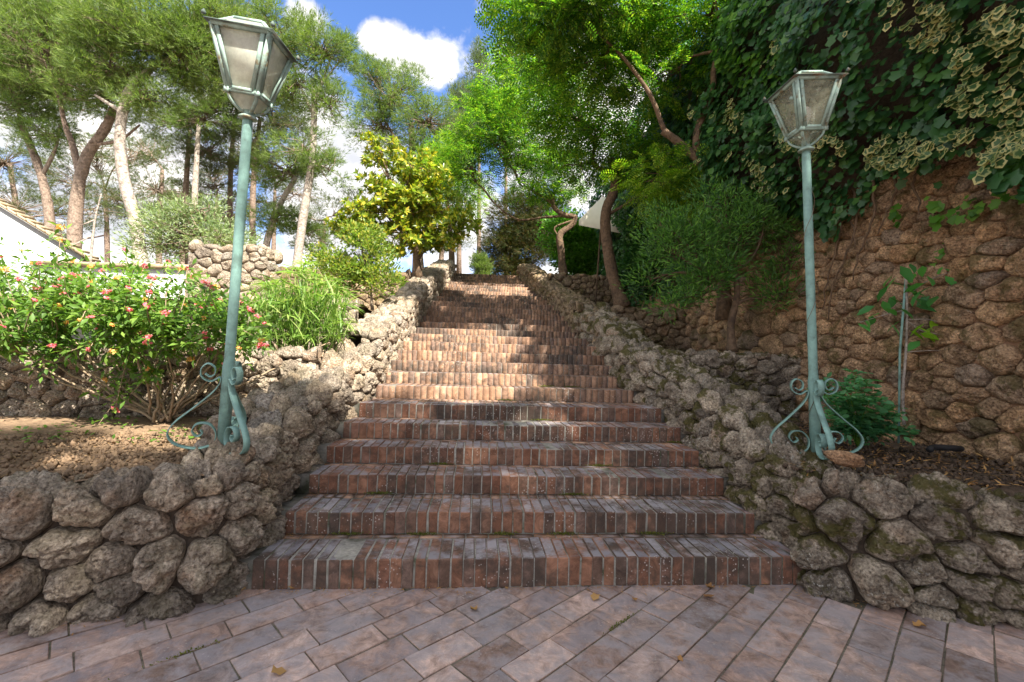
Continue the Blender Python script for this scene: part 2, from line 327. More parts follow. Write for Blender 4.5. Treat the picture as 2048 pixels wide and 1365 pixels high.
# ------------------------------------------------------------ stairs data (px in the photograph -> metres)
D = [2.585, 2.945, 3.345, 3.70, 4.08, 4.45, 5.02, 5.45, 5.87, 6.30, 6.78, 7.35, 8.0, 8.45, 8.85, 9.25, 9.65, 10.05, 10.45, 10.9, 11.3, 11.7, 12.08, 12.47, 12.85, 13.23, 13.6]
LP = {1: (503, 1120), 2: (568, 1025), 3: (618, 950), 4: (652, 894), 5: (686, 845), 6: (718, 808), 7: (752, 769), 8: (771, 743), 9: (781, 720), 10: (792, 701), 11: (808, 683), 12: (817, 667), 13: (832, 656), 14: (839, 643), 15: (845, 632), 16: (850, 622), 17: (854, 612), 18: (862, 601), 19: (873, 593), 20: (880, 586), 27: (907, 547)}
RP = {1: (1608, 1115), 2: (1511, 1026), 3: (1449, 958), 4: (1400, 903), 5: (1363, 858), 6: (1323, 818), 7: (1268, 783), 8: (1248, 756), 9: (1229, 733), 10: (1211, 713), 11: (1201, 694), 12: (1182, 678), 13: (1159, 666), 14: (1143, 654), 15: (1137, 642), 16: (1129, 632), 17: (1119, 622), 18: (1112, 612), 19: (1094, 601), 20: (1083, 593), 27: (1040, 552)}
for T in (LP, RP):
    for n in range(21, 27):
        a = (n-20)/7; T[n] = tuple(T[20][i]*(1-a)+T[27][i]*a for i in (0, 1))
ST = []
for n in range(1, 28):
    l = atY(*LP[n], D[n-1]); r = atY(*RP[n], D[n-1]); ST.append([l[0], r[0], D[n-1], (l[2]+r[2])/2])
ST = np.array(ST)
for i in range(1, 27): ST[i, 3] = max(ST[i, 3], ST[i-1, 3]+.10)
k = np.array([.25, .5, .25]); zs = ST[:, 3].copy(); zs[1:-1] = np.convolve(zs, k, 'valid'); ST[:, 3] = zs
for c in (0, 1):
    x = ST[:, c].copy(); x[8:-1] = np.convolve(x, k, 'valid')[7:]; ST[:, c] = x
def stair_z(y): return np.interp(y, ST[:, 2], ST[:, 3])

# ------------------------------------------------------------ brick / paver meshes
def brick_meshes(n, size, bev, jit, mat, nm='brick', seg=1):
    out = []
    for i in range(n):
        bm = bmesh.new(); bmesh.ops.create_cube(bm, size=1.0)
        for v in bm.verts: v.co = Vector((v.co.x*size[0], v.co.y*size[1], v.co.z*size[2]))+Vector(rng.normal(size=3)*jit)
        bmesh.ops.bevel(bm, geom=bm.edges[:], offset=bev*(.7+.6*random.random()), segments=seg, affect='EDGES', profile=.6)
        for v in bm.verts: v.co += Vector(rng.normal(size=3)*jit*.35)
        me = bpy.data.meshes.new(nm); bm.to_mesh(me); bm.free(); me.materials.append(mat); out.append(me)
    return out
def arrays(me):
    v = np.empty(len(me.vertices)*3); me.vertices.foreach_get('co', v); return v.reshape(-1, 3), [tuple(p.vertices) for p in me.polygons]

# ground and court
def sheet(name, v, f, mat, label=None, parent=None):
    o = obj(name, mesh_np(name, v, f, mat), parent); o['kind'] = 'structure'
    if label: o['label'] = label
    return o
def grid_sheet(name, x0, x1, y0f, y1, z, mat, nx=60, ny=40, amp=.03, zf=None, label=None):
    xs = np.linspace(x0, x1, nx) if not callable(x1) else None
    V = []
    for j in range(ny):
        for i in range(nx):
            if xs is not None:
                x = xs[i]; ya = y0f(x) if callable(y0f) else y0f; y = ya+(y1-ya)*j/(ny-1)
            else:
                y = y0f+(y1-y0f)*j/(ny-1); xa = x0(y) if callable(x0) else x0; x = xa+(x1(y)-xa)*i/(nx-1)
            V.append((x, y, z))
    V = np.array(V); V[:, 2] += amp*fbm(V*np.array([2.2, 2.2, 0])+5, 4)+(zf(V) if zf else 0)
    q = np.arange((ny-1)*nx).reshape(ny-1, nx)[:, :-1].ravel()
    Fc = np.stack([q, q+1, q+nx+1, q+nx], 1)
    o = obj(name, mesh_np(name, V, Fc, mat, True)); o['kind'] = 'structure'
    if label: o['label'] = label
    return o
sheet('ground', [(-400, -300, -.06), (400, -300, -.06), (400, 700, -.06), (-400, 700, -.06)], [(0, 1, 2, 3)], M['soil'], 'flat earth running under everything to the horizon')
court = sheet('paved_court', [(-9, -7, -.0065), (9, -7, -.0065), (9, 3.0, -.0065), (-9, 3.0, -.0065)], [(0, 1, 2, 3)], M['sand'], 'terracotta paved court at the foot of the stairs, laid diagonally')
PM = brick_meshes(8, (.3045, .1525, .04), .0035, .0013, M['paver'], 'paver', 2)
ang = YAW + R(45.5); e1 = np.array([math.sin(ang), math.cos(ang)]); e2 = np.array([e1[1], -e1[0]])
L1f = [G(-260, 1275), G(0, 1252), G(130, 1236), G(290, 1222), G(420, 1205), G(488, 1180)]
R1f = [G(1612, 1178), G(1760, 1210), G(1900, 1228), G(2048, 1250), G(2300, 1290)]
def front_y(x):
    P = L1f if x < 0 else R1f
    if -1.47 < x < 1.75: return 2.62
    return float(np.interp(x, [p[0] for p in P], [p[1] for p in P]))
cand = []; rest = []
for a in range(-40, 40):
    for b in range(-60, 60):
        c = e1*((a+.5*(b % 2))*.312 + .05*math.sin(b*3.7)) + e2*(b*.160) + np.array([.1, 2.0])
        if abs(c[0]) > 6 or c[1] > front_y(c[0])+.05 or c[1] < -4: continue
        d = (c @ fw[:2]); 
        xx = (c @ r0[:2])/max(d, .1)*F+1024; yy = 714+1.29/max(d, .1)*F
        vis = d > .8 and -200 < xx < 2250 and yy < 1560
        (cand if vis else rest).append((c, d))
cand.sort(key=lambda t: t[1], reverse=False)
for i, (c, d) in enumerate(cand[:300]):
    o = obj('paver', PM[random.randrange(8)], court, (c[0], c[1], -.020+random.uniform(-.0025, .0025)))
    o.rotation_euler = (random.gauss(0, .006), random.gauss(0, .006), math.atan2(e1[1], e1[0])+random.gauss(0, .008)+(math.pi if random.random() < .5 else 0))
mb = MB()
for c, d in cand[300:]+rest:
    v, f = MB().box((0, 0, 0), (.302, .150, .04)).v[0], MB().box((0, 0, 0), (1, 1, 1)).f; t = math.atan2(e1[1], e1[0]); Rm = np.array([[math.cos(t), -math.sin(t), 0], [math.sin(t), math.cos(t), 0], [0, 0, 1]])
    mb.add(v @ Rm.T+np.array([c[0], c[1], -.020]), f)
o = mb.build('paver_field', M['paver'], court); o['kind'] = 'stuff'

# stairs
stairs = empty('brick_staircase', (0, 2.585, 0), 'long straight flight of worn red brick steps climbing between stone walls', 'staircase')
BW = .0672
nb_obj = 0; stuff = MB(); B = []
for i in range(27):
    xl, xr, y, z = ST[i]; zb = ST[i-1, 3] if i else 0.0; yn = ST[i+1, 2] if i < 26 else y+1.5
    core = MB(); hh = z-zb
    core.box(((xl+xr)/2, (y+.005+yn+.06)/2, (zb-.12+z-.003)/2), (xr-xl+.30, yn+.06-y-.005, z-.003-zb+.12))
    st = core.build('step', M['cement'], None); st.parent = stairs; st.matrix_parent_inverse = Matrix.Translation((0, -2.585, 0))
    nbk = int(round((xr-xl)/BW)); w_ = (xr-xl)/nbk
    for b in range(nbk):
        x = xl+(b+.5)*w_; c = np.array([x+random.gauss(0, .0015), y+.14+random.uniform(-.0012, .0018), z-hh/2+random.gauss(0, .0015)+.003*math.sin(x*2+i)])
        if i < 6 and nb_obj < 290:
            B.append((c, hh, w_, st)); nb_obj += 1
        else:
            stuff_c = c; 
            v = np.array([[a*.5, bb*.5, cc*.5] for a in (-1, 1) for bb in (-1, 1) for cc in (-1, 1)])*np.array([w_*(.90+.05*random.random()), .28, hh+.004])
            v[:, 0] += rng.normal(size=8)*.0008
            # small chamfer along the nose
            cz = .008
            a = v.copy(); fr = a[:, 1] < 0; tp = fr & (a[:, 2] > 0)
            v2 = np.concatenate([a, a[tp]+np.array([0, cz, 0])]); v2[np.where(tp)[0], 2] -= cz
            ti = np.where(tp)[0]; t0, t1 = ti; n0, n1 = 8, 9
            f = [(t0, t1, n1, n0), (0, 4, t1, t0), (n0, n1, 7, 3), (0, t0, n0, 3, 2), (4, 6, 7, n1, t1), (2, 3, 7, 6)]
            stuff.add(v2+c, f)
    # narrow back row filling the rest of the tread
    dep = yn-y-.28-.012
    if dep > .03:
        nrow = max(1, int(round(dep/.15))); dr = dep/nrow
        for rr in range(nrow):
            if i < 11:
                nbk2 = int(round((xr-xl)/(.0672 if dr > .1 else .145))); w2 = (xr-xl)/nbk2
                for b in range(nbk2):
                    stuff.box((xl+(b+.5)*w2, y+.285+dr*(rr+.5)+.004, z-.03+random.gauss(0, .001)), (w2-.009, dr-.009, .06))
            else:
                stuff.box(((xl+xr)/2, y+.285+dr*(rr+.5), z-.03), (xr-xl, dr-.006, .06))
o = stuff.build('brick_courses', M['brickF'], None); o.parent = stairs; o.matrix_parent_inverse = Matrix.Translation((0, -2.585, 0)); o['kind'] = 'stuff'
BM = brick_meshes(10, (.0615, .28, .14), .005, .0012, M['brick'], 'brick')
for c, hh, w_, st in B:
    o = obj('brick', BM[random.randrange(10)], st, c); o.scale = (1, 1, (hh+.004)/.14)
    o.rotation_euler = (0, random.gauss(0, .004), random.gauss(0, .006))

# ------------------------------------------------------------ rubble walls
class Strip:
    """path of the visible foot line (face on the right hand of travel), crest height z1, thickness th"""
    def __init__(s, P, z1, th, rad=.07, lean=.04):
        P = np.asarray(P, float)[:, :2]; dd = np.r_[0, np.cumsum(np.linalg.norm(np.diff(P, axis=0), axis=1))]
        n = int(dd[-1]/.05)+2; s.u = np.linspace(0, dd[-1], n)
        X = np.stack([np.interp(s.u, dd, P[:, k]) for k in (0, 1)], 1)
        for _ in range(3): X[1:-1] = (X[:-2]+2*X[1:-1]+X[2:])/4
        s.P = X; T = np.gradient(X, axis=0); 
        for _ in range(4): T[1:-1] = (T[:-2]+T[1:-1]+T[2:])/3
        T /= np.linalg.norm(T, axis=1)[:, None]
        s.Nn = np.stack([T[:, 1], -T[:, 0]], 1)
        s.z1 = np.interp(s.u, dd, z1) if not callable(z1) else np.array([z1(*p) for p in X])
        s.th = np.interp(s.u, dd, np.broadcast_to(th, (len(P),))); s.rad = rad; s.len = s.u[-1]; s.lean = lean
    def ev(s, u, v):
        u = np.clip(u, 0, s.len); ip = lambda a: np.interp(u, s.u, a)
        px, py, nx, ny, z1, th = ip(s.P[:, 0]), ip(s.P[:, 1]), ip(s.Nn[:, 0]), ip(s.Nn[:, 1]), ip(s.z1), ip(s.th)
        r = s.rad; La = r*math.pi/2; th = th-2*r
        t = np.clip((v+La/2)/r, 0, math.pi/2); t2 = np.clip((v-La/2-th)/r, 0, math.pi/2)
        inn = r*(1-np.cos(t))+np.clip(v-La/2, 0, th)+r*np.sin(t2)
        z = z1-r+r*np.sin(t)+np.minimum(v+La/2, 0)-r*(1-np.cos(t2))-np.maximum(v-La/2-th-La, 0)
        inn = inn+s.lean*np.maximum(z-z1+.0, -9)*1.0
        a = t+t2; nh = np.cos(a)
        pos = np.stack([px-nx*inn, py-ny*inn, z], -1); nor = np.stack([nx*nh, ny*nh, np.sin(a)], -1)
        return pos, nor
def clip_poly(poly, m, n):
    out = []; d = (poly-m) @ n
    for i in range(len(poly)):
        a, b, da, db = poly[i], poly[(i+1) % len(poly)], d[i], d[(i+1) % len(poly)]
        if da <= 0: out.append(a)
        if da*db < 0: out.append(a+(b-a)*da/(da-db))
    return np.array(out) if len(out) > 2 else None
def voronoi(pts):
    cells = []
    for i, p in enumerate(pts):
        d = np.sum((pts-p)**2, 1); idx = np.argsort(d)[1:15]
        poly = p+np.array([[-1.6, -1.6], [1.6, -1.6], [1.6, 1.6], [-1.6, 1.6]])
        for j in idx:
            q = clip_poly(poly, (p+pts[j])/2, pts[j]-p)
            if q is not None: poly = q
        cells.append(poly)
    return cells
def rubble(S, v0, v1, w, h, mat, parent, bulge=.06, gap=.006, lim=290, keep=None, core=None, coremat='mortar', seed=1, rough=1.0, relax=2, name='stone'):
    g = np.random.default_rng(seed); A = S.len/w*(v1-v0)/h; n = int(A*1.0)
    pts = np.stack([g.uniform(0, S.len/w, n), g.uniform(v0/h, v1/h, n)], 1)
    for _ in range(relax):
        c = voronoi(pts); pts = np.array([q.mean(0) for q in c])
        pts[:, 0] = np.clip(pts[:, 0], 0, S.len/w); pts[:, 1] = np.clip(pts[:, 1], v0/h, v1/h)
    cells = voronoi(pts); items = []
    for i, (p, q) in enumerate(zip(pts, cells)):
        q = q*np.array([w, h]); p = p*np.array([w, h])
        q[:, 1] = np.clip(q[:, 1], v0-.05, v1+.05)
        pos, nor = S.ev(p[0], p[1]); 
        if keep is not None and not keep(pos, nor): continue
        dd = np.linalg.norm(pos-CAM); rel = (pos-CAM) @ fw
        px = (pos-CAM) @ rt/max(rel, .05)*F
        vis = rel > .5 and abs(px) < 1250 and (nor @ (CAM-pos)) > -.25*dd
        items.append((not vis, dd, q, pos))
    items.sort(key=lambda t: (t[0], t[1])); merged = MB(); mp = np.array(parent.matrix_world.translation) if parent else np.zeros(3)
    mp = np.array(parent.location)
    for k_, (hid, dd, q, pos) in enumerate(items):
        K, Rn = (60, 17) if dd < 3.9 else ((32, 9) if dd < 6.5 else ((20, 6) if dd < 10 else (14, 5)))
        if hid: K, Rn = 8, 3
        for cc_ in (.14, .2):   # rounded corners
            q = np.stack([(1-cc_)*q+cc_*np.roll(q, -1, 0), cc_*q+(1-cc_)*np.roll(q, -1, 0)], 1).reshape(-1, 2)
        c = q.mean(0); per = np.r_[0, np.cumsum(np.linalg.norm(np.diff(np.r_[q, q[:1]], axis=0), axis=1))]
        tt = np.linspace(0, per[-1], K, endpoint=False); qq = np.r_[q, q[:1]]
        ring = np.stack([np.interp(tt, per, qq[:, k2]) for k2 in (0, 1)], 1)
        sz = np.sqrt(abs(np.sum(ring[:, 0]*np.roll(ring[:, 1], -1)-ring[:, 1]*np.roll(ring[:, 0], -1)))/2)
        ring = c+(ring-c)*(1-gap/ max(sz/2, .01))
        rr = np.sin(np.linspace(1, 0, Rn+1)[:-1]*math.pi/2)
        uv = c+(ring-c)[None]*rr[:, None, None]; uv = np.concatenate([uv.reshape(-1, 2), [c]])
        rad = np.concatenate([np.repeat(rr, K), [0]])
        p3, n3 = S.ev(uv[:, 0], uv[:, 1])
        B_ = bulge*min(1.5, sz/.2)*g.uniform(.75, 1.25); off = g.uniform(-.3, .45)*B_
        tilt = g.normal(size=2)*.16
        hgt = (B_*1.35)*np.clip(1-rad**4.5, 0, 1)**.55-B_*.62+off*(rad < .99)+((uv-c) @ tilt)*(1-rad**2)
        sd = int(g.integers(1000)); q3 = p3*1.0+sd
        lowf = fbm(q3/ (sz*.55), 2, sd); 
        hgt = hgt+rough*sz*.15*lowf*(1-.5*rad**4)
        if K >= 26:
            rid = 1-np.abs(fbm(q3/(sz*.22), 3, sd+5)); hgt = hgt-rough*sz*.13*rid**2+rough*sz*.035*fbm(q3/(sz*.08), 2, sd+9)+rough*sz*.06*fbm(q3/(sz*.2), 2, sd+19)
            tx = np.stack([fbm(q3/(sz*.4)+31, 2, sd+3), fbm(q3/(sz*.4)+57, 2, sd+4), fbm(q3/(sz*.4)+77, 2, sd+6)], 1)*sz*.05*rough
            p3 = p3+tx
        V = p3+n3*hgt[:, None]
        Fq = [(a*K+b, a*K+(b+1) % K, (a+1)*K+(b+1) % K, (a+1)*K+b) for a in range(Rn-1) for b in range(K)]+[((Rn-1)*K+b, (Rn-1)*K+(b+1) % K, Rn*K) for b in range(K)]
        if k_ < lim and not hid:
            ctr = V.mean(0); obj(name, mesh_np(name, V-ctr, Fq, mat, True), parent, ctr-mp)
        else: merged.add(V, Fq)
    if merged.n:
        o = obj('small_stones', mesh_np('small_stones', np.concatenate(merged.v)-mp, merged.f, mat, True), parent); o['kind'] = 'stuff'
    nu = max(2, int(S.len/.12)); nv = max(2, int((v1-v0)/.08)); uu, vv = np.meshgrid(np.linspace(0, S.len, nu), np.linspace(v0, v1, nv), indexing='ij')
    p3, n3 = S.ev(uu.ravel(), vv.ravel()); p3 = p3-n3*(bulge*.62)
    q = np.arange((nu-1)*nv).reshape(nu-1, nv)[:, :-1].ravel(); Fc = np.stack([q, q+nv, q+nv+1, q+1], 1)
    obj('mortar_core', mesh_np('mortar_core', p3-mp, Fc, M[coremat], True), parent)
    return len(items)

# left: front retaining wall that turns up along the stairs
sl_pts = [np.array([ST[i, 0]-.03, ST[i, 2]]) for i in range(27)]
sr_pts = [np.array([ST[i, 1]+.03, ST[i, 2]]) for i in range(27)]
low = [p[:2] for p in L1f]
Pl = low[:-1]+[np.array(low[-1])+np.array([-.05, .0]), np.array([ST[0, 0]-.10, 2.72]), sl_pts[1]+[-.08, 0], sl_pts[2]+[-.10, 0], sl_pts[3]+[-.08, 0], sl_pts[4]+[-.07, 0], sl_pts[5]+[-.06, 0], np.array([ST[6, 0]-.05, 5.0]), np.array([ST[7, 0]-.10, 5.28])]
def crestL(x, y): return float(np.interp(y, [0, 2.45, 2.8, 3.3, 4.3, 5.1, 5.3], [.575, .585, .67, .81, 1.07, 1.30, 1.28]))
wl = empty('stone_wall', (-2, 2.4, 0), 'low rugged wall of grey-brown boulders left of the stairs, from the photo edge round the corner to the seventh step', 'stone wall', 'rubble walls')
SL = Strip(Pl, crestL, [.27]*6+[.34, .42]+[.48]*(len(Pl)-8), .07, .10)
rubble(SL, -1.0, .50, .225, .195, M['stoneL'], wl, .078, .001, 290, keep=lambda p, n: p[2] > -.06 and (p[1] < 2.6 or p[2] > stair_z(p[1])-.28 or p[0] < -1.6), seed=3, rough=1.15)
# left upper parapet
zc = lambda y: float(np.interp(y, [5.2, 6, 8.45, 11.5, 13.6], [1.50, 1.66, 2.36, 3.44, 4.10]))
Pl2 = [np.array([ST[7, 0]-.22, 5.18]), np.array([ST[7, 0]-.02, 5.22])]+[p for p in sl_pts[8:]]+[sl_pts[-1]+[.03, .45]]
wl2 = empty('stone_wall', (-1.5, 6, 1), 'sunlit parapet of pale rubble climbing along the left edge of the upper steps', 'stone wall', 'rubble walls')
SL2 = Strip(Pl2, lambda x, y: zc(y), .46, .07, .03)
rubble(SL2, -.75, .75, .155, .135, M['stoneL'], wl2, .056, .002, 290, keep=lambda p, n: p[2] > stair_z(p[1])-.25 or p[0] < ST[0, 0], seed=5, rough=.75)
# right parapet + front wall
low = [p[:2] for p in R1f]
zr = lambda x, y: float(.59 if y < 2.75 else np.interp(y, [2.75, 3.2, 4.0, 5.0, 6.3, 9.7, 13.6], [.61, .78, 1.02, 1.28, 1.68, 2.66, 4.10]))
Pr = [sr_pts[-1]+[-.03, .45]]+sr_pts[10:][::-1]
wr2 = empty('stone_wall', (1.2, 10, 2), 'narrow rubble parapet along the right edge of the upper steps', 'stone wall', 'rubble walls')
SR2 = Strip(Pr, zr, .46, .08, .03)
rubble(SR2, -.6, .75, .155, .13, M['stoneT'], wr2, .056, .002, 290, keep=lambda p, n: p[2] > stair_z(p[1])-.25, seed=8, rough=.75)
Pr = [sr_pts[12]]+sr_pts[1:12][::-1]+[np.array([ST[0, 1]+.10, 2.80]), np.array([ST[0, 1]+.08, 2.70])]+low
for i in range(2, 8): Pr[-len(low)-i-1] = Pr[-len(low)-i-1]+[.04, 0]
wr = empty('stone_wall', (2, 2.8, 0), 'mossy wall of lichen-spotted boulders right of the lower steps, below the right-hand lamp', 'stone wall', 'rubble walls')
SR = Strip(Pr, zr, [.48]*(len(Pr)-7)+[.42, .36]+[.30]*5, .07, .10)
rubble(SR, -.98, .55, .205, .175, M['stoneR'], wr, .074, .001, 290, keep=lambda p, n: p[2] > -.06 and (p[0] > 1.6 or p[2] > stair_z(p[1])-.25), seed=11, rough=1.1)
# cross walls of the terraces
def cross(x0, y0, x1, y1, ztop, zbot, label, w=.19, h=.15, mat='stoneT', seed=1, th=.35, bul=.05, name='terrace_wall', lim=200, cm='mortar', wrap=False):
    e = empty(name, ((x0+x1)/2, (y0+y1)/2, zbot), label, 'stone wall', 'terrace walls')
    pp = [(x0, y0), ((x0+x1)/2, (y0+y1)/2), (x1, y1)]+([(x1+.03, y1+.5)] if wrap else [])
    S = Strip(pp, [ztop]*len(pp), th, .06, .03)
    rubble(S, -(ztop-zbot)-.08, th, w, h, M[mat], e, bul, -.002, lim, seed=seed, coremat=cm); return e
cross(-7.5, 4.1, -1.55, 4.6, 1.27, .62, 'sunlit low rubble wall behind the flowering bush on the left', .20, .16, 'stoneL', 21)
cross(-3.3, 6.75, -1.75, 6.75, 2.02, 1.2, 'short pale terrace wall left of the parapet, below the leafy shrub', .19, .15, 'stoneL', 22)
cross(-4.35, 7.15, -3.25, 7.0, 2.83, 1.2, 'tall pale rubble pier behind the umbrella sedge', .19, .16, 'stoneL', 23, wrap=True)
cross(-4.6, 10.1, -1.55, 10.1, 3.06, 2.0, 'small dark terrace wall under the magnolia', .19, .15, 'stoneT', 24)
cross(1.95, 5.05, 4.1, 5.15, 1.38, .62, 'lowest terrace wall on the right, behind the right-hand lamp', .20, .15, 'stoneR', 25)
cross(1.75, 7.95, 4.1, 8.0, 2.22, 1.3, 'middle terrace wall on the right, at the foot of the leaning trunk', .19, .15, 'stoneT', 26)
cross(1.72, 11.2, 4.1, 11.2, 3.38, 2.1, 'highest terrace wall on the right, under the twisted tree', .19, .16, 'stoneT', 27)
big = empty('retaining_wall', (4, 4, .6), 'tall ochre rubble retaining wall along the right side, hung with ivy', 'stone wall')
SB = Strip([(3.72, 14), (3.78, 9), (3.86, 5), (3.9, 2.5), (3.95, -1.5)], [3.5, 3.4, 3.3, 3.25, 3.25], .5, .08, .02)
rubble(SB, -2.75, .3, .24, .165, M['stoneO'], big, .050, -.001, 300, keep=lambda p, n: p[1] > 1.0, coremat='mortarO', seed=31, rough=.85)

# soil terraces
grid_sheet('flower_bed', -8, -1.9, lambda x: front_y(x)+.17, 4.9, .585, M['soil'], 90, 40, .03, zf=lambda V: np.clip(V[:, 1]-3.0, 0, 2)*.03, label='dry brown soil of the left flower bed')
grid_sheet('flower_bed', lambda y: -2.6, lambda y: float(np.interp(y, ST[:, 2], ST[:, 0]))-.28, 2.60, 4.9, .592, M['soil'], 20, 30, .02, label='strip of soil beside the left stair wall')
grid_sheet('terrace', -12, -1.75, 4.75, 7.0, 1.2, M['soil'], 50, 20, .03, label='second soil terrace on the left')
grid_sheet('terrace', -12, -1.7, 6.85, 10.2, 1.97, M['soil'], 40, 20, .03, label='third soil terrace on the left')
grid_sheet('terrace', -30, -1.4, 10.2, 14.2, 3.0, M['soil'], 60, 20, .05, label='fourth soil terrace on the left, under the pines')
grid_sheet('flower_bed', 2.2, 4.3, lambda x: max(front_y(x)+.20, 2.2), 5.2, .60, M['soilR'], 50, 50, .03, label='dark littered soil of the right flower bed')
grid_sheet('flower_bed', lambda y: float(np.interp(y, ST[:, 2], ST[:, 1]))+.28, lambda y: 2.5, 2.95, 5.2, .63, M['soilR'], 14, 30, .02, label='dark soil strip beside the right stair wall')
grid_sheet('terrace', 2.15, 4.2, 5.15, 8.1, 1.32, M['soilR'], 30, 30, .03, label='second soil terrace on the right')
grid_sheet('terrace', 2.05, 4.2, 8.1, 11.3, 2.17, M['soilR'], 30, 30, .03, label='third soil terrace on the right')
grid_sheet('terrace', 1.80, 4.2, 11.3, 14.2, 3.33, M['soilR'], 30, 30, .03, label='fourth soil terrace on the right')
grid_sheet('upper_ground', 4.2, 40, -10, 14.2, 3.2, M['soilR'], 30, 30, .08, label='raised ground behind the ivy-hung wall')
grid_sheet('hilltop', -120, 120, 14.1, 250, 3.62, M['soil'], 60, 60, .05, label='level hilltop beyond the head of the stairs')

# ------------------------------------------------------------ foliage tools
def unit(a): return a/(np.linalg.norm(a, axis=-1, keepdims=True)+1e-9)
def rand_dir(n): return unit(rng.normal(size=(n, 3)))
def place(tv, tf, pos, d, nrm, s, attr=None, jitter=0):
    """template (x along leaf, z normal) copied to many places -> arrays"""
    n = len(pos); d = unit(d); y = unit(np.cross(nrm, d)); z = np.cross(d, y)
    if np.isscalar(s): s = np.full(n, s)
    V = (tv[None, :, 0, None]*d[:, None]+tv[None, :, 1, None]*y[:, None]+tv[None, :, 2, None]*z[:, None])*s[:, None, None]+pos[:, None]
    Fc = (tf[None]+np.arange(n)[:, None, None]*len(tv)).reshape(-1, tf.shape[1])
    return V.reshape(-1, 3), Fc
def T_(v, f): return np.array(v, float), np.array(f)
LEAF = T_([(0, 0, 0), (.35, .20, .05), (.35, -.20, .05), (.72, .15, .04), (.72, -.15, .04), (1, 0, -.06), (.36, 0, 0), (.72, 0, 0)], [(0, 6, 1), (0, 2, 6), (1, 6, 7), (1, 7, 3), (2, 7, 6), (2, 4, 7), (3, 7, 5), (7, 4, 5)])
SLIM = T_([(0, 0, 0), (.45, .10, .02), (1, 0, -.05), (.45, -.10, .02)], [(0, 3, 1), (1, 3, 2)])
OVAL = T_([(0, 0, 0), (.5, .27, .05), (1, 0, -.04), (.5, -.27, .05)], [(0, 3, 1), (1, 3, 2)])
LEAF4 = T_([(0, 0, 0), (.48, .20, .06), (.48, -.20, .06), (1, 0, -.06), (.5, 0, 0)], [(0, 4, 1), (0, 2, 4), (1, 4, 3), (2, 3, 4)])
def ivy_template():
    a = [(-.02, 0), (-.08, .44), (.27, .33), (.54, .47), (1.0, 0), (.54, -.47), (.27, -.33), (-.08, -.44)]
    v = [(.26, 0, .03)]+[(x, y, -.10*abs(y)-.06*max(x-.5, 0)) for x, y in a]
    return T_(v, [(0, i+1, (i+1) % len(a)+1) for i in range(len(a))])
IVY = ivy_template()
def tuft(n=7, spread=.55, wdt=.045, seed=0):
    g = np.random.default_rng(seed); v = []; f = []
    for i in range(n):
        a = g.uniform(0, 6.28); b = g.uniform(.1, 1)*spread; d = np.array([math.cos(b), math.sin(b)*math.cos(a), math.sin(b)*math.sin(a)])
        s = unit(np.cross(d, g.normal(size=3)))*wdt; o = np.array([g.uniform(-.3, .25), 0, 0]); l = g.uniform(.7, 1)
        k = len(v); v += [tuple(o-s*.5), tuple(o+s*.5), tuple(o+d*l)]; f.append((k, k+1, k+2))
    return T_(v, f)
def frond_far(np_=7, seed=0):
    g = np.random.default_rng(seed); v = []; f = []
    for i in range(np_):
        x = .10+.88*i/np_; ln = .34*math.sin(math.pi*(.15+.8*(i+.5)/np_))+.08
        for sg in (-1, 1):
            dr = np.array([.5, sg*.86, -.22]); sd = np.array([.86, -sg*.5, g.normal()*.3])*.035; b = np.array([x, 0, -.12*x*x]); k = len(v)
            v += [tuple(b), tuple(b+dr*ln*.5+sd), tuple(b+dr*ln), tuple(b+dr*ln*.5-sd)]; f += [(k, k+1, k+2), (k, k+2, k+3)]
    return T_(v, f)
def frond(np_=9, seed=0):
    g = np.random.default_rng(seed); v = []; f = []
    for i in range(np_):
        x = .12+.85*i/np_; ln = .36*math.sin(math.pi*(.15+.8*(i+.5)/np_))+.06
        for sg in (-1, 1):
            for (t0, t1, wd) in ((.03, .55, .042), (.5, 1.0, .036)):
                dr = np.array([.45, sg*.9, -.22]); sd = np.array([.9, -sg*.45, g.normal()*.3]); b = np.array([x, 0, -.12*x*x])
                p0 = b+dr*ln*t0; p1 = b+dr*ln*(t0+t1)/2; p2 = b+dr*ln*t1; k = len(v)
                v += [tuple(p0), tuple(p1+sd*wd), tuple(p2), tuple(p1-sd*wd)]; f += [(k, k+1, k+2), (k, k+2, k+3)]
    k = len(v); v += [(.0, .006, 0), (0, -.006, 0), (1, 0, -.12)]; f += [(k, k+1, k+2)]
    return T_(v, f)
def ell(c, rad, n, shell=.55):
    """random points in an ellipsoid whose axes are camera right / up / forward"""
    d = rand_dir(n); r = rng.uniform(shell**3, 1, n)**(1/3)
    q = d*r[:, None]*np.array(rad); return c+q[:, 0, None]*rt+q[:, 1, None]*up+q[:, 2, None]*fw
def limb(mb, a, b, r1, r2, sag=.15, n=6, sides=6):
    a = np.array(a); b = np.array(b); l = np.linalg.norm(b-a); m = (a+b)/2+rng.normal(size=3)*l*.08+np.array([0, 0, sag*l*.3])
    P = catmull([a, (a+m)/2+rng.normal(size=3)*l*.04, m, (m+b)/2+rng.normal(size=3)*l*.04, b], 3)
    mb.tube(P, np.linspace(r1, r2, len(P)), sides); return P
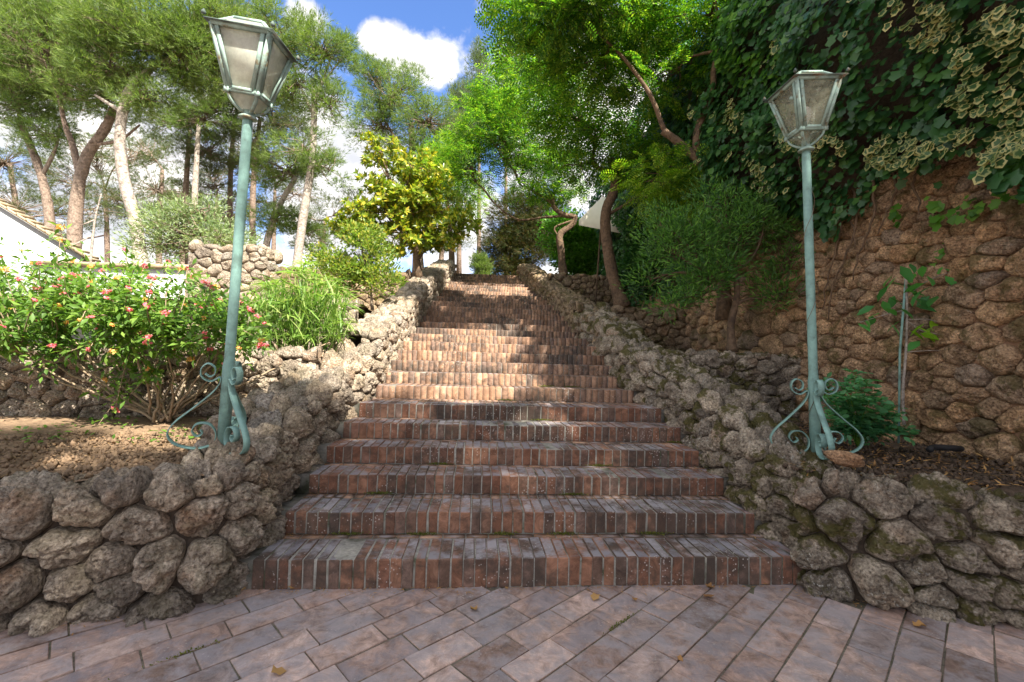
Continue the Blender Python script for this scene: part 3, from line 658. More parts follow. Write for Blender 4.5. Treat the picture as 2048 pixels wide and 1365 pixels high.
def tree(name, label, cat, d, trunk, r, blobs, tmpl, lmat, bark, clump_r=.35, clumps=60, leaves=60, size=.12, branches=(), shell=.35, upb=.3, group=None, dz=None, sparse=1, tw=.012, flat=.6, hub=None, ext=None, mode='out'):
    base = W(*trunk[0], d) if not isinstance(trunk[0], np.ndarray) else trunk[0]
    root = empty(name, base, label, cat, group); mb = MB()
    P = catmull([W(x, y, d) if not isinstance(p, np.ndarray) else p for p in trunk for (x, y) in [p[:2]]] if not isinstance(trunk[0], np.ndarray) else trunk, 5)
    rr = np.linspace(r, r*.55, len(P)); rr[0] *= 1.5; rr[1] *= 1.25; rr[2] *= 1.1
    mb.tube(P-base, rr, 12, .05)
    tips = [P[-1]]; allp = [P[len(P)//2:]]
    for br in branches:
        dd = d+(br[2] if len(br) > 2 and np.isscalar(br[2]) else 0)
        Q = catmull([W(x, y, d+k*(dd-d)/max(1, len(br[0])-1)) for k, (x, y) in enumerate(br[0])], 5)
        mb.tube(Q-base, np.linspace(br[1], br[1]*.5, len(Q)), 8, .05); allp.append(Q)
    nodes = np.concatenate(allp); pos = []; dirs = []; tw_mb = MB(); tl = []
    for bl in blobs:
        px, py, rx, ry = bl[:4]; dd = d+(bl[4] if len(bl) > 4 else 0); den = bl[5] if len(bl) > 5 else 1
        c = W(px, py, dd); rad = np.array([rx/F*dd, ry/F*dd, (rx+ry)/2/F*dd*.9])
        nd = nodes[np.argmin(np.linalg.norm(nodes-c, axis=1)+.6*np.maximum(0, nodes[:, 2]-c[2]))]
        Lb = limb(mb, nd-base, c-base, max(r*.28, .018), max(r*.09, .008))+base
        nc = int(clumps*den*(rx*ry/(90*60.))*(dd/d)**2); C = ell(c, rad, max(3, nc), shell)
        for q in C:
            a = Lb[rng.integers(len(Lb)//3, len(Lb))]; mid = (a+q)/2+rng.normal(size=3)*.06
            tw_mb.tube(np.array([a, mid, q])-base, np.array([tw*1.3, tw*.8, tw*.35]), 3, cap=False)
            n = int(leaves*rng.uniform(.6, 1.4)); dv = rand_dir(n); dv[:, 2] = dv[:, 2]*flat+.0
            p = q+dv*clump_r*rng.uniform(.25, 1, n)[:, None]**.7*rng.uniform(.7, 1.3)
            out_ = unit(q-c)*.5
            pos.append(p); dirs.append(unit(dv+out_*.6+np.array([0, 0, upb])+rng.normal(size=(n, 3))*.35))
    pos = np.concatenate(pos)-base; dirs = np.concatenate(dirs); n = len(pos)
    if mode == 'flat': nrm = unit(np.array([0, 0, 1.0])+rng.normal(size=(n, 3))*.45); 
    else: nrm = unit(rand_dir(n)+np.array([0, -.1, .3]))
    sizes = size*rng.uniform(.65, 1.3, n)
    mb.build('trunk', bark, root, smooth=True)
    t = tw_mb.build('twigs', M['twig'] if bark is not M['barkD'] else M['barkD'], root); t['kind'] = 'stuff'
    V, Fc = place(*tmpl, pos, dirs, nrm, sizes)
    cr = obj('crown', mesh_np('crown', V, Fc, lmat), root); cr['kind'] = 'stuff'
    return root
PT = tuft(7, .75, .05, 1); FR = frond(7, 2); FRF = frond_far(5, 2)
tris = 0
G_P = 'pines behind the left garden'
pine = lambda lab, d, tr, r, bl, br=(), m='pine', bark='bark', **k: tree('pine_tree', lab, 'pine tree', d, tr, r, bl, PT, M[m], M[bark], clump_r=.26, clumps=int(2.4*k.pop('clumps', 42)), leaves=k.pop('leaves', 34), size=.14, branches=br, group=G_P, flat=.55, upb=.5, **k)
pine('slim pine leaning left at the far left, beside the white gable', 11, [(108, 560), (102, 470), (92, 390), (72, 320), (38, 240)], .12, [(30, 190, 100, 60), (-40, 110, 90, 80), (90, 270, 60, 35)], [([(85, 350), (110, 300), (120, 250)], .05)])
pine('thick forked reddish pine between the gable and the grey curved pine', 10.5, [(146, 570), (150, 460), (158, 370), (175, 310), (212, 255), (228, 215)], .145, [(110, 110, 140, 90), (200, 190, 90, 50), (20, 60, 120, 80), (150, 30, 130, 50)], [([(160, 350), (145, 290), (130, 250), (120, 200)], .08), ([(190, 290), (240, 280), (280, 250)], .04)], bark='bark')
pine('grey pine with a bold S-curved trunk, left of the left-hand lamp', 9.6, [(285, 560), (270, 440), (248, 360), (240, 280), (246, 220), (262, 175), (300, 140)], .125, [(290, 60, 140, 60), (380, 110, 100, 70), (420, 60, 90, 60), (220, 130, 80, 45), (300, 200, 70, 35, 0, .5)], [([(245, 225), (205, 200), (190, 190)], .04), ([(290, 145), (350, 110), (390, 90)], .05)], bark='barkP', clumps=50)
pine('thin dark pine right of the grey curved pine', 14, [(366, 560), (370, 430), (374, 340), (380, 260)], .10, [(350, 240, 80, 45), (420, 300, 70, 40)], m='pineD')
pine('thin pale pine standing close beside the dark one', 13, [(390, 560), (389, 430), (392, 340), (398, 250)], .10, [(450, 190, 90, 60), (410, 240, 80, 40)], m='pine', bark='barkP')
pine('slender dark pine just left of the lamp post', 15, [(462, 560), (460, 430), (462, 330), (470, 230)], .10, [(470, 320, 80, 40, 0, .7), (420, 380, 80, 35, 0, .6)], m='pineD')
pine('low leaning pale pine right of the left-hand lamp', 12, [(522, 560), (535, 480), (560, 410), (592, 355)], .10, [(570, 340, 70, 45), (550, 440, 60, 30), (620, 470, 50, 30)], [([(550, 430), (590, 430), (615, 420)], .03)], bark='barkP')
pine('tall white-barked pine with a bare trunk, left of the magnolia', 10.5, [(588, 580), (600, 480), (612, 400), (624, 320), (628, 240), (628, 180)], .105, [(640, 105, 75, 55), (590, 170, 80, 50, 0, .7), (670, 210, 50, 45, 0, .7), (560, 60, 70, 45), (600, 300, 80, 40, 0, .5), (660, 340, 50, 35, 0, .5)], [([(628, 215), (650, 150), (665, 110)], .035), ([(626, 230), (600, 170), (585, 120)], .035), ([(628, 190), (650, 160), (690, 110)], .03)], bark='barkP')
pine('broad round pine behind the magnolia', 15, [(838, 560), (832, 430), (826, 330), (822, 250)], .16, [(790, 190, 75, 65), (860, 250, 75, 60), (750, 260, 50, 60), (840, 330, 80, 50), (740, 150, 40, 35)], [([(826, 330), (780, 260), (760, 220)], .06)], m='pine', clumps=60)
pine('small dark pine at the very left behind the gable', 17, [(50, 600), (40, 470), (20, 330)], .12, [(40, 420, 100, 60, 0, .8), (0, 330, 90, 60, 0, .7), (190, 420, 80, 50, 0, .6)], m='pineD')
pine('dark pine seen between the curved pine and the lamp post', 18, [(320, 600), (318, 470), (325, 340)], .12, [(310, 380, 100, 50, 0, .8), (260, 300, 80, 50, 0, .7), (460, 440, 90, 40, 0, .7)], m='pineD')
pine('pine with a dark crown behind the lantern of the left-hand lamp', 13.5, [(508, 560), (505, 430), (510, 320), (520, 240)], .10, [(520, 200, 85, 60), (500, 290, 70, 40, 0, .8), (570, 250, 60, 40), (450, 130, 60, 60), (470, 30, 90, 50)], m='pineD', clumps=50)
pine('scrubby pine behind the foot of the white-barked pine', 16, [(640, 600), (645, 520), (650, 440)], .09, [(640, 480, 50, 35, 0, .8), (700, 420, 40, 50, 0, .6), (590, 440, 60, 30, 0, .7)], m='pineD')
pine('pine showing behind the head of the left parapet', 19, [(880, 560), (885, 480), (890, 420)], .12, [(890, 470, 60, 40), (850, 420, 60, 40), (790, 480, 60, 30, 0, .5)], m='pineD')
pine('distant dark pine filling the gap left of the white-barked pine', 21, [(545, 600), (548, 470), (550, 380)], .12, [(545, 330, 70, 45), (600, 390, 70, 40), (500, 400, 60, 40), (640, 300, 40, 40)], m='pineD')
pine('distant dark pine between the first two trunks at far left', 20, [(215, 600), (214, 470), (210, 380)], .12, [(190, 300, 90, 45), (240, 400, 70, 50), (110, 360, 60, 50), (330, 300, 60, 40), (60, 480, 80, 40)], m='pineD')
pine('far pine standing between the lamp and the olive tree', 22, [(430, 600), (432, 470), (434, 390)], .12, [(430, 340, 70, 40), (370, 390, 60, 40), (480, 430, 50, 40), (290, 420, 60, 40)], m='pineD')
for lab, px, py, h_, dd in (('slender grey-green tree rising into the blue sky, left of the pair', 958, 190, 95, 20), ('slender grey-green tree half hidden by the feathery tree', 1012, 200, 85, 21), ('short slender grey-green tree beside the round pine', 918, 245, 60, 19)):
    tree('slender_tree', lab, 'tree', dd, [(px, 560), (px, py+60), (px, py-h_*.5)], .08, [(px, py+45, 36, 50), (px+3, py-15, 26, 45), (px, py-h_*.75, 11, 28, 0, 2)], PT, M['casu'], M['bark'], .4, 130, 46, .22, group='slender trees', upb=.9, flat=1.2)
# feathery trees on the right
G_J = 'feathery trees right of the stairs'
jt = lambda lab, d, tr, r, bl, br, m='jac', **k: tree('feathery_tree', lab, 'tree', d, tr, r, bl, FR if d < 7 else FRF, M[m], M['barkD'], clump_r=k.pop('cr', .42), clumps=k.pop('clumps', 26), leaves=k.pop('leaves', 20), size=k.pop('size', .30), branches=br, group=G_J, flat=.45, upb=-.1, mode='flat', tw=.009, **k)
jt('large feathery tree whose dark boughs arch over the picture top, above the myrtle bush', 6.3, [(1450, 640), (1444, 500), (1440, 420), (1428, 370), (1400, 325), (1350, 280), (1325, 262)], .085,
   [(1240, 30, 190, 55, .3), (1080, 60, 70, 50, .3), (1400, 50, 130, 50, .7), (1330, 160, 110, 45, .8, .7), (1200, 130, 110, 45, .5, .8), (1490, 200, 60, 50, .8, .6), (1130, 20, 100, 40, -.2), (1350, 345, 60, 25, .4), (1180, -150, 150, 70, -.4, .7)],  # last blob lies unseen above the frame, added to dapple the steps with shade
   [([(1400, 325), (1392, 285), (1400, 245), (1424, 190), (1432, 120), (1475, 60), (1520, 10)], .055), ([(1330, 265), (1300, 190), (1250, 120), (1200, 70)], .035), ([(1430, 130), (1440, 60), (1430, 0)], .03)], clumps=19, leaves=22, size=.29, cr=.40)
jt('leaning grey trunk with a bright feathery crown beside the middle terrace wall', 8.3, [(1245, 615), (1225, 550), (1213, 480), (1212, 425), (1228, 380), (1228, 345), (1222, 318)], .115,
   [(1190, 250, 110, 50), (1120, 190, 90, 55), (1280, 320, 80, 45), (1160, 330, 60, 40), (1060, 150, 60, 60, .4), (1330, 400, 60, 40, -.3)],
   [([(1228, 350), (1195, 335), (1185, 315), (1190, 290)], .05), ([(1215, 430), (1250, 410), (1290, 380)], .035)], clumps=26, leaves=26, cr=.36)
jt('twisted little tree on the highest right terrace with a long bare branch over the steps', 11.6, [(1127, 560), (1122, 500), (1120, 470), (1142, 452), (1150, 435), (1128, 430), (1108, 415), (1105, 390)], .095,
   [(1000, 280, 85, 60), (940, 330, 60, 60), (1060, 300, 80, 60), (1080, 370, 60, 40), (1130, 380, 35, 30), (960, 230, 50, 40), (1020, 210, 60, 40)],
   [([(1128, 432), (1080, 436), (1040, 440), (1010, 425), (985, 403)], .035), ([(1108, 410), (1080, 390), (1040, 370)], .04), ([(1150, 440), (1110, 455), (1118, 475)], .03)], clumps=34, leaves=30, cr=.36)
jt('light green feathery sapling behind the lantern of the right-hand lamp', 6.8, [(1445, 640), (1440, 470), (1438, 350), (1440, 250)], .022,
   [(1500, 170, 60, 45), (1520, 260, 50, 35), (1410, 400, 70, 25), (1560, 350, 50, 30), (1300, 360, 50, 30), (1470, 330, 50, 30)], [([(1440, 380), (1480, 340), (1530, 280)], .012)], m='jacL', clumps=26, leaves=18, size=.26)
jt('bright yellow-green feathery tree behind the magnolia', 14, [(905, 560), (900, 450), (890, 380)], .09, [(890, 320, 55, 45), (910, 390, 60, 45), (860, 350, 40, 40)], (), m='jacL', clumps=60, leaves=26)

# magnolia (whorls of long stiff leaves)
def whorls(n=9, seed=0):
    g = np.random.default_rng(seed); V = []; Fs = []; tv, tf = LEAF; tv, tf = LEAF4; k = 0
    for i in range(n):
        a = i*2.399; e = g.uniform(.15, .95); d = np.array([math.sin(e), math.cos(e)*math.cos(a), math.cos(e)*math.sin(a)]); nn = unit(np.array([1, 0, 0])-d*d[0])
        v, f = place(tv, tf, np.zeros((1, 3)), d[None], nn[None], g.uniform(.75, 1.1)); V.append(v); Fs.append(f+k); k += len(v)
    return np.concatenate(V), np.concatenate(Fs)
tree('magnolia_tree', 'magnolia with glossy yellow-green leaf whorls left of the stair head', 'tree', 10.2, [(838, 560), (832, 500), (826, 440), (810, 390)], .07,
     [(800, 370, 70, 35), (760, 305, 40, 25), (725, 440, 60, 30), (690, 450, 35, 20), (920, 440, 35, 25), (860, 410, 70, 45), (820, 470, 90, 35), (880, 470, 50, 30), (850, 330, 50, 30, 0, .7), (790, 420, 90, 40)], whorls(8, 3), M['mag'], M['barkD'], .26, 60, 9, .135, upb=.6, shell=.15,
     branches=[([(832, 500), (790, 450), (760, 420)], .03), ([(836, 520), (870, 470), (885, 440)], .03)])
tree('olive_tree', 'low silvery olive tree behind the white garden wall', 'tree', 7.6, [(402, 600), (404, 530), (408, 500), (420, 470)], .06, [(360, 460, 80, 45), (440, 480, 70, 40), (310, 490, 50, 35), (400, 420, 50, 30), (330, 430, 35, 25)], SLIM, M['olive'], M['barkP'], .22, 90, 60, .075, group=None, upb=.4)
tree('leafy_shrub', 'bushy light green shrub with pale blossom above the short terrace wall', 'shrub', 7.2, [(745, 620), (740, 570), (730, 530)], .02, [(730, 520, 50, 50), (690, 550, 40, 40), (760, 560, 35, 35), (720, 470, 35, 30), (660, 520, 40, 30)], OVAL, M['shrub'], M['twig'], .16, 110, 60, .055, tw=.004, upb=.5)
tree('myrtle_bush', 'large dark fine-leaved bush on the lower right terrace, left of the lamp post', 'bush', 5.6, [(1464, 705), (1462, 650), (1474, 590), (1470, 540)], .05,
     [(1400, 470, 75, 50), (1500, 450, 80, 45, 0, .8), (1580, 500, 60, 50, 0, .7), (1340, 500, 55, 40), (1430, 540, 70, 30, 0, .7), (1560, 585, 60, 28, 0, .7), (1300, 560, 40, 25, 0, .6), (1620, 560, 50, 40, .2, .6), (1400, 560, 60, 30), (1360, 600, 55, 22, 0, .6), (1640, 520, 55, 45, .1, .6), (1450, 400, 60, 30, 0, .6), (1540, 400, 50, 30, 0, .5), (1320, 450, 40, 35, 0, .7), (1690, 590, 40, 30, .2, .5)], SLIM, M['poly'], M['barkD'], .25, 62, 60, .075, upb=.5, shell=.2, tw=.005,
     branches=[([(1470, 610), (1500, 598), (1560, 600), (1610, 620)], .022), ([(1472, 600), (1440, 580), (1425, 550)], .02)])
# dark cypress hedge and ivy hedge at the head of the stairs
tree('cypress_hedge', 'dark brownish conifer hedge closing the view at the head of the stairs', 'hedge', 16, [(1030, 570), (1030, 520), (1030, 470)], .15, [(1010, 500, 45, 50), (1060, 490, 50, 60), (1030, 440, 50, 50), (1090, 450, 40, 60), (1010, 540, 50, 25)], PT, M['conif'], M['barkD'], .45, 130, 50, .2, upb=.2, shell=.5)
tree('young_conifer', 'small light green conifer beside the sky gap at the stair head', 'tree', 15, [(962, 565), (962, 540), (960, 520)], .04, [(962, 540, 16, 22), (960, 520, 9, 16)], PT, M['pine'], M['bark'], .18, 600, 46, .13, upb=.6)
tree('ivy_hedge', 'dark leafy ivy hedge behind the twisted tree', 'hedge', 13, [(1180, 570), (1180, 520), (1185, 480)], .1, [(1160, 500, 60, 45), (1220, 490, 60, 50), (1270, 500, 60, 50), (1130, 470, 40, 45), (1300, 440, 50, 60), (1210, 530, 80, 30)], OVAL, M['ivyB'], M['barkD'], .4, 120, 110, .10, upb=.1, shell=.6)
tree('ivy_hedge', 'dark ivy-covered thicket beside the leaning trunk', 'hedge', 9.6, [(1330, 590), (1335, 520), (1345, 460)], .08, [(1310, 470, 50, 60), (1370, 420, 60, 70), (1300, 540, 50, 40)], OVAL, M['ivy'], M['barkD'], .35, 150, 120, .09, upb=.1, shell=.55)

# ------------------------------------------------------------ ivy on the retaining wall
def ivy_patch(n, yr, zr_, mat, dens_f, bulge, size, name, parent, lobj=0, tm=IVY, layer=.25, droop=.4):
    y = rng.uniform(*yr, n*3); z = rng.uniform(*zr_, n*3); k = dens_f(y, z); m = rng.uniform(size=n*3) < k; y, z = y[m][:n], z[m][:n]; n = len(y)
    p0 = np.stack([np.zeros(n), y, z], 1); b = bulge(y, z)+.22*fbm(p0*1.7, 3, 4)+.10*fbm(p0*5, 2, 8)
    x = 3.78-b+rng.uniform(0, layer, n)**1.3
    pos = np.stack([x, y, z], 1)
    d = unit(np.stack([-.35+rng.normal(size=n)*.25, rng.normal(size=n)*.45-.15, -droop-.6+rng.normal(size=n)*.35], 1))
    nr = unit(np.stack([-1+rng.normal(size=n)*.3, -.35+rng.normal(size=n)*.35, .55+rng.normal(size=n)*.35], 1))
    s = size*rng.uniform(.35, 1.3, n); mp = np.array(parent.location)
    near = np.argsort(np.linalg.norm(pos-CAM, axis=1)+5*(pos[:, 1] < 3.1)+4*(rng.uniform(size=n) < .3)+6*(x > 3.78-b+.08))[:lobj]
    rim = np.array([0]+[1]*8) if tm is IVY else None
    if lobj:
        me = mesh_np('leaf', tm[0], tm[1], mat, False, rim)
        dd = d[near]; yy = unit(np.cross(nr[near], dd)); zz = np.cross(dd, yy)
        for i, q in enumerate(near):
            o = bpy.data.objects.new('leaf', me); COL.objects.link(o); o.parent = parent
            Rm = np.stack([dd[i], yy[i], zz[i]], 1)*s[q]; P = pos[q]-mp
            o.matrix_basis = Matrix([[*Rm[a], P[a]] for a in range(3)]+[[0, 0, 0, 1]])
    mk = np.ones(n, bool); mk[near] = False
    V, Fc = place(*tm, pos[mk]-mp, d[mk], nr[mk], s[mk])
    o = obj(name, mesh_np(name, V, Fc, mat, False, np.tile(rim, mk.sum()) if rim is not None else None), parent); o['kind'] = 'stuff'
def sm(x, a, b): t = np.clip((x-a)/(b-a), 0, 1); return t*t*(3-2*t)
low_edge = lambda y: 3.0+.28*fbm(np.stack([y*1.3, y*0, y*0], 1), 3, 3)-.5*sm(y, 5.2, 9)-.55*sm(-y, -3.3, -2.7)
def dens_iv(y, z): return sm(z, low_edge(y)-.1, low_edge(y)+.12)*(1-sm(z, 6.3, 7.0))
bul = lambda y, z: .25+.45*sm(z, 3.0, 3.9)-.25*sm(z, 5.5, 7)
ivy = empty('ivy', (3.6, 5, 3), 'dense dark green ivy cascading over the top of the tall right wall', 'ivy')
ivy_patch(26000, (2.4, 12), (2.3, 7.0), M['ivy'], dens_iv, bul, .082, 'leaf_mass', ivy, 290, droop=.5)
hm = MB()
gy, gz = np.meshgrid(np.linspace(1.5, 12, 60), np.linspace(3.1, 6.6, 30), indexing='ij'); gyr, gzr = gy.ravel(), gz.ravel()
q = np.arange(59*30).reshape(59, 30)[:, :-1].ravel()
obj('stem_mat', mesh_np('stem_mat', np.stack([3.9-bul(gyr, gzr)*.6+.2*fbm(np.stack([gyr, gzr, gyr*0], 1)*2, 2), gyr, gzr], 1)-np.array([3.6, 5, 3]), np.stack([q, q+30, q+31, q+1], 1), M['mortar'], True), ivy)
vm = MB()
for (px, y0, y1, wv) in ((1700, 345, 640, 22), (1715, 340, 500, -18), (1792, 345, 470, 10), (1745, 350, 560, 14), (1850, 330, 430, -12), (1680, 380, 620, 10)):
    P = []
    for t in np.linspace(0, 1, 14):
        rr = ray(px+wv*math.sin(t*5)+random.uniform(-3, 3)-20*t, y0+(y1-y0)*t); dd = 3.80/rr[0]; P.append(CAM+rr*dd-np.array([.02, 0, 0]))
    vm.tube(np.array(P)-np.array([3.6, 5, 3]), np.linspace(.016, .006, 14), 5)
vm.build('stem', M['barkD'], ivy)
# variegated and bright ivy in patches given by where they hang
def patchf(cs):
    def f(y, z):
        r = np.zeros(len(y))
        for (px, py, rx, ry) in cs:
            P = np.stack([np.full(len(y), 3.35), y, z], 1)-CAM; dp = P @ fw; X = P @ rt/dp*F+1024; Y = 682.5-P @ up/dp*F
            r = np.maximum(r, np.clip(1.3-1.2*np.sqrt(((X-px)/rx)**2+((Y-py)/ry)**2)+.9*fbm(np.stack([y, z, y*0], 1)*4, 3, 2), 0, 1))
        return r
    return f
iv2 = empty('variegated_ivy', (3.5, 4, 3.5), 'cream-edged variegated ivy tumbling down the wall at the right edge', 'ivy')
ivy_patch(7000, (2.4, 8), (2.6, 6.4), M['ivyV'], patchf([(1990, 130, 110, 150), (1900, 60, 90, 80), (2010, 250, 80, 40), (1950, 285, 120, 30), (1760, 305, 100, 30), (1830, 290, 80, 25), (1930, 190, 70, 40), (1640, 290, 50, 20)]), lambda y, z: bul(y, z)+.10, .062, 'leaf_mass', iv2, 200, layer=.12)
iv3 = empty('variegated_ivy', (3.5, 6, 3.5), 'small pale patch of variegated ivy left of the right-hand lantern', 'ivy')
ivy_patch(1600, (4, 10), (3, 6.4), M['ivyV'], patchf([(1620, 120, 50, 30), (1530, 345, 60, 30), (1500, 230, 40, 30)]), lambda y, z: bul(y, z)+.10, .07, 'leaf_mass', iv3, 0, layer=.1)
iv4 = empty('hanging_ivy', (3.7, 3.6, 2.8), 'fresh green ivy strands hanging over the ochre stones', 'ivy')
ivy_patch(1900, (2.4, 7), (1.7, 3.6), M['ivyB'], patchf([(1985, 395, 90, 22), (1780, 400, 14, 60), (1830, 410, 22, 25), (2025, 450, 30, 35), (1990, 330, 60, 30), (1765, 480, 8, 50), (1920, 350, 40, 25), (1700, 420, 8, 60)]), lambda y, z: .10+.25*sm(z, 2.7, 3.2), .075, 'leaf_mass', iv4, 120, layer=.08)
iv5 = empty('hanging_ivy', (3.5, 8, 4), 'ivy at the top behind the arching tree, coloured brighter as if sunlit', 'ivy')
ivy_patch(5000, (4.5, 12), (3.5, 7.2), M['ivyB'], patchf([(1560, 40, 90, 50), (1600, 110, 60, 60), (1480, 60, 60, 60), (1530, 130, 40, 40)]), lambda y, z: bul(y, z)+.05, .075, 'leaf_mass', iv5, 0, layer=.2)  # sunlight on this patch is put into the brighter leaf colour

# ------------------------------------------------------------ lantana, sedge, rose, sapling
def lantana():
    base = G(325, 842, .64); root = empty('lantana_bush', base, 'spreading lantana bush with pink and orange flower heads in the left bed', 'bush'); d0 = (base-CAM) @ fw
    st = MB(); lp = []; ld = []; fl = []
    tips = []
    for i in range(230):
        px = rng.uniform(-120, 540); top = np.interp(px, [-120, 0, 60, 200, 330, 450, 540], [470, 500, 500, 530, 520, 560, 640]); py = rng.uniform(top, np.interp(px, [-100, 100, 330, 540], [690, 720, 690, 700]))
        tips.append(W(px, py, d0+rng.uniform(-.75, .45)))
    for (px, py) in ((120, 480), (190, 860), (230, 820), (200, 780), (260, 790), (500, 620), (120, 455), (480, 660), (520, 690), (250, 500), (520, 600), (15, 690), (300, 740), (380, 720), (420, 700), (450, 730), (250, 730), (160, 720), (90, 740), (210, 760), (350, 700), (480, 700)): tips.append(W(px, py, d0-.3))
    hubs = [base+np.array([rng.normal()*.5, rng.normal()*.25, .45+rng.uniform(0, .35)]) for _ in range(20)]+[base+np.array([-1.0+rng.normal()*.3, rng.normal()*.25, .62+rng.normal()*.1]) for _ in range(5)]
    for h_ in hubs:
        P = catmull([base+rng.normal(size=3)*[.05, .05, 0], base*.55+h_*.45+rng.normal(size=3)*.04, h_], 4)-base; P[1:-1] += rng.normal(size=(len(P)-2, 3))*.012; st.tube(P, np.linspace(.012, .006, len(P)), 6)
    for t in tips:
        h_ = hubs[int(np.argmin([np.linalg.norm((h_-t)*[1, 1, .6]) for h_ in hubs]))]
        P = catmull([h_, (h_+t)/2+np.array([0, 0, .05])+rng.normal(size=3)*.05, t], 6); st.tube(P-base, np.linspace(.006, .0025, len(P)), 4)
        for k_, q in enumerate(P[3:]):
            for _ in range(3):
                dv = unit(rng.normal(size=3)*[1, 1, .5]); lp.append(q+dv*.01); ld.append(dv+np.array([0, 0, -.15]))
            for _ in range(3): 
                dv = rng.normal(size=3); lp.append(q+dv*.05); ld.append(unit(dv)+np.array([0, 0, -.1]))
        if rng.uniform() < .62: fl.append(P[-1])
    lp = np.array(lp)-base; ld = np.array(ld); n = len(lp)
    st.build('stems', M['stem'], root, smooth=True)['kind'] = 'stuff'
    V, Fc = place(*LEAF4, lp, ld, unit(rng.normal(size=(n, 3))*.5+np.array([0, -.35, 1])), .064*rng.uniform(.6, 1.3, n)); o = obj('foliage', mesh_np('foliage', V, Fc, M['lant']), root); o['kind'] = 'stuff'
    heads = []
    for kk, mat in enumerate(('pink', 'orange')):
        mbv = []; 
        g = np.random.default_rng(kk); dv = unit(g.normal(size=(26, 3))); dv[:, 2] = abs(dv[:, 2])*.9-.15
        V, Fc = place(*T_([(0, 0, 0), (.5, .5, .1), (1, 0, 0), (.5, -.5, .1)], [(0, 1, 2), (0, 2, 3)]), dv*.012-np.array([0, 0, 0]), unit(g.normal(size=(26, 3))), dv, .012)
        heads.append(mesh_np('flower_head', V*np.array([1.25, 1.25, 1]), Fc, M[mat]))
    for f_ in fl:
        o = obj('flower_head', heads[0 if rng.uniform() < .62 else 1], root, f_-base); s = rng.uniform(.9, 1.6); o.scale = (s, s, s); o.rotation_euler = (rng.normal()*.4, rng.normal()*.4, rng.uniform(0, 6))
lantana()
def sedge():
    base = W(620, 690, 5.0); base[2] = 1.2; root = empty('umbrella_sedge', base, 'clump of umbrella sedge with drooping grassy blades left of the parapet', 'plant'); st = MB(); lp = []; ld = []; ls = []
    for i in range(190):
        px, py = rng.uniform(510, 700), rng.uniform(525, 675); 
        if py < 525+abs(px-610)*.5: continue
        t = W(px, py, rng.uniform(4.6, 5.5)); b = base+np.array([(t[0]-base[0])*.5+rng.normal()*.08, (t[1]-base[1])*.6+rng.normal()*.08, 0])
        P = catmull([b, (b+t)/2+rng.normal(size=3)*.03, t], 3)-base; st.tube(P, .004, 4)
        for k_ in range(16):
            a = rng.uniform(0, 6.28); lp.append(t); ld.append((math.cos(a), math.sin(a), rng.uniform(-.35, .35))); ls.append(rng.uniform(.12, .26))
    for i in range(500):
        px, py = rng.uniform(520, 690), rng.uniform(600, 690); lp.append(W(px, py, rng.uniform(4.55, 5.3))); ld.append((rng.normal()*.5, rng.normal()*.3, 1)); ls.append(rng.uniform(.15, .35))
    lp = np.array(lp)-base; ld = np.array(ld); n = len(lp)
    BL = T_([(0, .02, 0), (0, -.02, 0), (.5, -.026, .0), (.5, .026, .0), (1, 0, -.22)], [(0, 1, 2), (0, 2, 3), (3, 2, 4)])
    V, Fc = place(*BL, lp, ld, unit(rng.normal(size=(n, 3))*.3+np.array([0, 0, 1])), np.array(ls)); o = obj('blades', mesh_np('blades', V, Fc, M['sedge']), root); o['kind'] = 'stuff'
    st.build('stalks', M['sedge'], root)['kind'] = 'stuff'
sedge()
def rose():
    base = G(1715, 895, .66); d0 = (base-CAM) @ fw; root = empty('rose_bush', base, 'low rose bush with blue-green leaflets right of the right-hand lamp', 'bush'); st = MB(); lp = []; ld = []
    for (px, py) in [(1680, 765), (1710, 745), (1650, 790), (1740, 800), (1790, 815), (1720, 830), (1680, 830), (1760, 850), (1800, 865), (1640, 770), (1700, 790), (1770, 830), (1745, 870), (1690, 860), (1815, 860), (1660, 840), (1735, 760)]:
        t = W(px, py, d0+rng.uniform(-.25, .2)); P = catmull([base, base*.6+t*.4+np.array([0, 0, .08]), t], 5); st.tube(P-base, np.linspace(.006, .003, len(P)), 4)
        for q in P[4:]:
            for _ in range(4):
                dv = unit(rng.normal(size=3)*[1, 1, .35])
                for k_ in range(5):
                    sd = unit(np.cross(dv, (0, 0, 1)))*(1 if k_ % 2 else -1); lp.append(q+dv*(.03+.025*(k_//2))+sd*.003); ld.append(dv*(.4 if k_ < 4 else 1)+sd*(1 if k_ < 4 else 0))
    lp = np.array(lp)-base; n = len(lp)
    st.build('stems', M['grass'], root)['kind'] = 'stuff'
    V, Fc = place(LEAF[0]*[1, 1.5, 1], LEAF[1], lp, np.array(ld), unit(rng.normal(size=(n, 3))*.4+np.array([0, -.3, 1])), .050*rng.uniform(.6, 1.3, n)); o = obj('foliage', mesh_np('foliage', V, Fc, M['rose']), root); o['kind'] = 'stuff'
rose()
